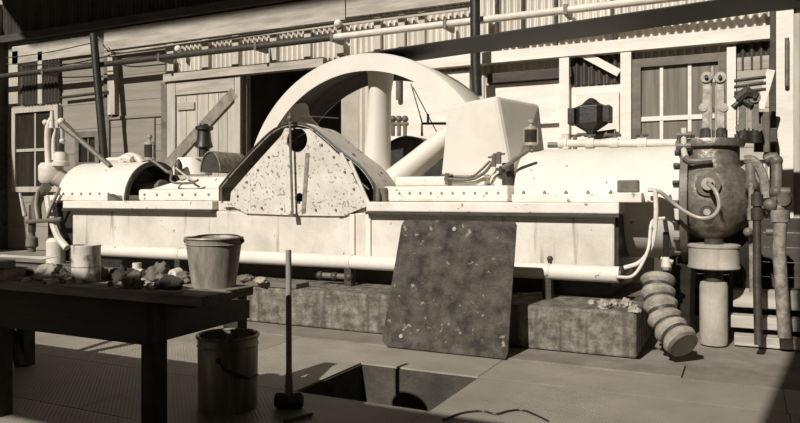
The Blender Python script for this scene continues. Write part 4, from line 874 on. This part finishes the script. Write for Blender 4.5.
# bolts, nuts, tee, small parts
def bolt(label, p, q):
    a = TP(*p); b = TP(*q); a.z = b.z = TZ + 0.016; d = (b - a).normalized()
    t = thing('bolt', label, 'bolt', a); MB().tube([a, a + d * 0.018], 0.016, 6).build('bolt_head', 'grey_iron', t, smooth=False); MB().tube([a + d * 0.018, b], 0.008, 8).build('shank', 'bright_steel', t)
bolt('steel bolt lying in front of the pale crumpled cloth', (52, 281), (60, 279)); bolt('steel bolt lying at the front between can and pale cloth', (62, 284), (70, 281)); bolt('steel bolt lying close to the grey rag', (110, 287), (117, 285))
for p, lb in (((33, 277), 'loose hex nut beside the grey flat board'), ((56, 284), 'loose hex nut at the front edge left of the tin can'), ((27, 283), 'loose hex nut at the far left front edge')):
    c = TP(*p); c.z = TZ + 0.001; tag(MB().plate([(0.02 * math.cos(PI / 3 * k), 0.02 * math.sin(PI / 3 * k)) for k in range(6)], [[(0.01 * math.cos(PI / 5 * k), 0.01 * math.sin(PI / 5 * k)) for k in range(10)]], 0, 0.016).build('hex_nut', 'bright_steel', smooth=False), lb, 'nut', 'hex nuts on the bench')
    o = bpy.context.scene.objects[-1] if False else None
    ob = [q for q in COL.objects if q.name.startswith('hex_nut')][-1]; ob.rotation_euler = (PI / 2, 0, 0.3); ob.location = c + Vector((0, 0, 0.0))
t = thing('pipe_tee', 'pale pipe tee fitting lying behind the rags', 'fitting', TP(136, 268)); c = TP(137, 268); c.z = TZ + 0.032
MB().tube([c - d * 0 - Vector((0.05, 0, 0)), c + Vector((0.05, 0, 0))], 0.028, 12).build('run', 'pale_pipe', t); MB().tube([c, c + Vector((0, 0, 0.06))], 0.026, 12).build('branch', 'pale_pipe', t)
t = thing('oil_lamp_cup', 'small round pale cup tipped behind the dark rags', 'cup', TP(175, 268)); c = TP(176, 268); c.z = TZ + 0.04
MB().lathe([(0.001, 0.0), (0.030, 0.0), (0.038, 0.05), (0.034, 0.05), (0.027, 0.006), (0.001, 0.006)], c - Vector((0, 0.03, 0)), 'Y', 20, caps=False).build('cup_body', 'pale_pipe', t); MB().ball(c + Vector((0.05, 0, -0.01)), 0.03, 12).build('cup_knob', 'rag_pale', t)
for i in range(22):
    p = random.choice((random.uniform(22, 70), random.uniform(104, 186))); c = TP(p, 284 + random.uniform(-10, 6)); c.z = TZ + 0.001
    k = random.random(); m = random.choice(('bright_steel', 'pale_pipe', 'rag_grey', 'dark_iron', 'rag_pale')); w = random.uniform(0.008, 0.022); an_ = random.uniform(0, PI)
    ex = Vector((math.cos(an_), math.sin(an_), 0)) * w * random.uniform(1.0, 2.4); ey = Vector((-math.sin(an_), math.cos(an_), 0)) * w; hz = random.uniform(0.006, 0.022); j = lambda: random.uniform(0.7, 1.1)
    q8 = [c - ex * j() - ey, c + ex * j() - ey * j(), c + ex + ey * j(), c - ex + ey]
    tag(MB().hexa(q8 + [p_ + Vector((0, 0, hz * j())) for p_ in q8]).build('scrap_offcut', m, smooth=False), 'small %s scrap offcut on the bench %s' % ({'bright_steel': 'steel', 'pale_pipe': 'whitish', 'rag_grey': 'grey', 'dark_iron': 'black iron', 'rag_pale': 'pale'}[m], 'left of the tin can' if p < 80 else 'between the tin can and the bucket'), 'offcut', 'scrap offcuts on the bench')
# bench vise at the left edge
c = TP(5, 284); c.z = TZ
t = thing('bench_vise', 'worn iron bench vise cut off by the left picture edge', 'vise', c)
MB().box(c.x - 0.07, c.x + 0.05, c.y - 0.02, c.y + 0.10, TZ + 0.001, TZ + 0.07).build('vise_body', 'rough_pipe', t, smooth=False, bevel=0.01)
MB().box(c.x - 0.09, c.x + 0.07, c.y - 0.03, c.y + 0.02, TZ + 0.071, TZ + 0.12).build('vise_jaw', 'rough_pipe', t, smooth=False, bevel=0.008)
MB().tube([c + Vector((0.0, -0.02, 0.04)), c + Vector((0.0, -0.10, 0.035))], 0.016, 10).build('vise_screw', 'bright_steel', t); MB().tube([c + Vector((0.0, -0.09, 0.10)), c + Vector((0.0, -0.09, -0.07))], 0.008, 8).build('vise_handle', 'bright_steel', t); MB().ball(c + Vector((0.0, -0.09, -0.075)), 0.014, 10).build('handle_knob', 'bright_steel', t)

# ================================================================== THINGS ON THE PLINTH
x0, x1 = AX(150, 5.95), AX(297, 5.83)
tag(MB().box(x0, x1, 5.815, 6.05, CURB_Z + 0.002, CURB_Z + 0.05).build('loose_plank', 'brown_timber', smooth=False, bevel=0.006), 'brown plank lying on the plinth behind the galvanised bucket', 'plank')
def CP(px, py, z=CURB_Z): return G(px, py, z)
for i, (p, s, lb) in enumerate((((604, 308.5), 0.055, 'largest pale rubble lump near the plinth corner'), ((614, 305), 0.035, 'small rubble lump right of the largest one'), ((626, 307), 0.05, 'grey rubble lump near the plinth right end'), ((592, 304), 0.03, 'small rubble lump left of the largest one'), ((634, 312), 0.04, 'rubble lump at the very end of the plinth'))):
    lump('rubble_lump', lb, 0, 0, s, s * 0.9, s * 0.9, 'rubble', 20 + i, 'rubble', base=CP(*p), rough=0.6)
c = CP(596, 296); t = thing('oil_bottle', 'small dark bottle standing on the plinth below the white pipe', 'bottle', c)
MB().lathe([(0.04, 0.001), (0.042, 0.02), (0.042, 0.09), (0.018, 0.12), (0.016, 0.15), (0.019, 0.155), (0.019, 0.165), (0.001, 0.165)], c, 'Z', 20).build('bottle_body', 'glass_cup', t)
a, b = CP(524, 296), CP(546, 294); a.z = b.z = CURB_Z + 0.012
tag(MB().beam(a, b, 0.05, 0.02, up=(0, 0, 1)).build('paint_stick', 'pale_timber', smooth=False), 'pale flat stick lying on the plinth right of the hatch cover', 'stick')
for i, (p, s, m, lb) in enumerate((((246, 279), 0.06, 'rag_grey', 'grey rag on the plank behind the bucket'), ((261, 281), 0.05, 'rag_pale', 'pale rag on the plank right of the bucket'))):
    lump('rag', lb, 0, 0, s * 1.4, s, s * 0.7, m, 40 + i, 'rag', base=G(p[0], p[1] + 1.5, CURB_Z + 0.05))
# pit steps: small iron lugs on the far side of the wheel seen through the spokes
t = thing('wall_cocks', 'row of small dark valve spindles seen through the flywheel', 'valve', A(398, 132, 10.4))
for p in (393, 399, 405): MB().tube([A(p, 136, 10.4), A(p, 117, 10.4)], 0.035, 8).build('spindle', 'grey_iron', t); MB().ball(A(p, 119, 10.4), 0.06, 10).build('spindle_head', 'grey_iron', t)
MB().tube([A(390, 124, 10.4), A(408, 124, 10.4)], 0.03, 8).build('cross_bar', 'grey_iron', t)
for p in (398.5,): MB().tube([A(p, 72, YW - 0.1), A(p, 100, YW - 0.1)], 0.05, 8).build('upper_rod', 'grey_iron', t)
t = thing('far_handrail', 'thin bent handrail beyond the flywheel near the hood', 'handrail', A(422, 132, 9.6))
MB().tube([A(422, 136, 9.6), A(422, 123.5, 9.6), A(446, 123.5, 9.6)], 0.02, 8).build('rail', 'black_iron', t); MB().tube([A(428, 123, 9.6), A(428, 114, 9.6)], 0.02, 8).build('post', 'grey_iron', t)
MB().tube([A(411, 84, YW - 0.1), A(422, 122, 9.7)], 0.012, 6).build('stay_wire', 'grey_iron', t)
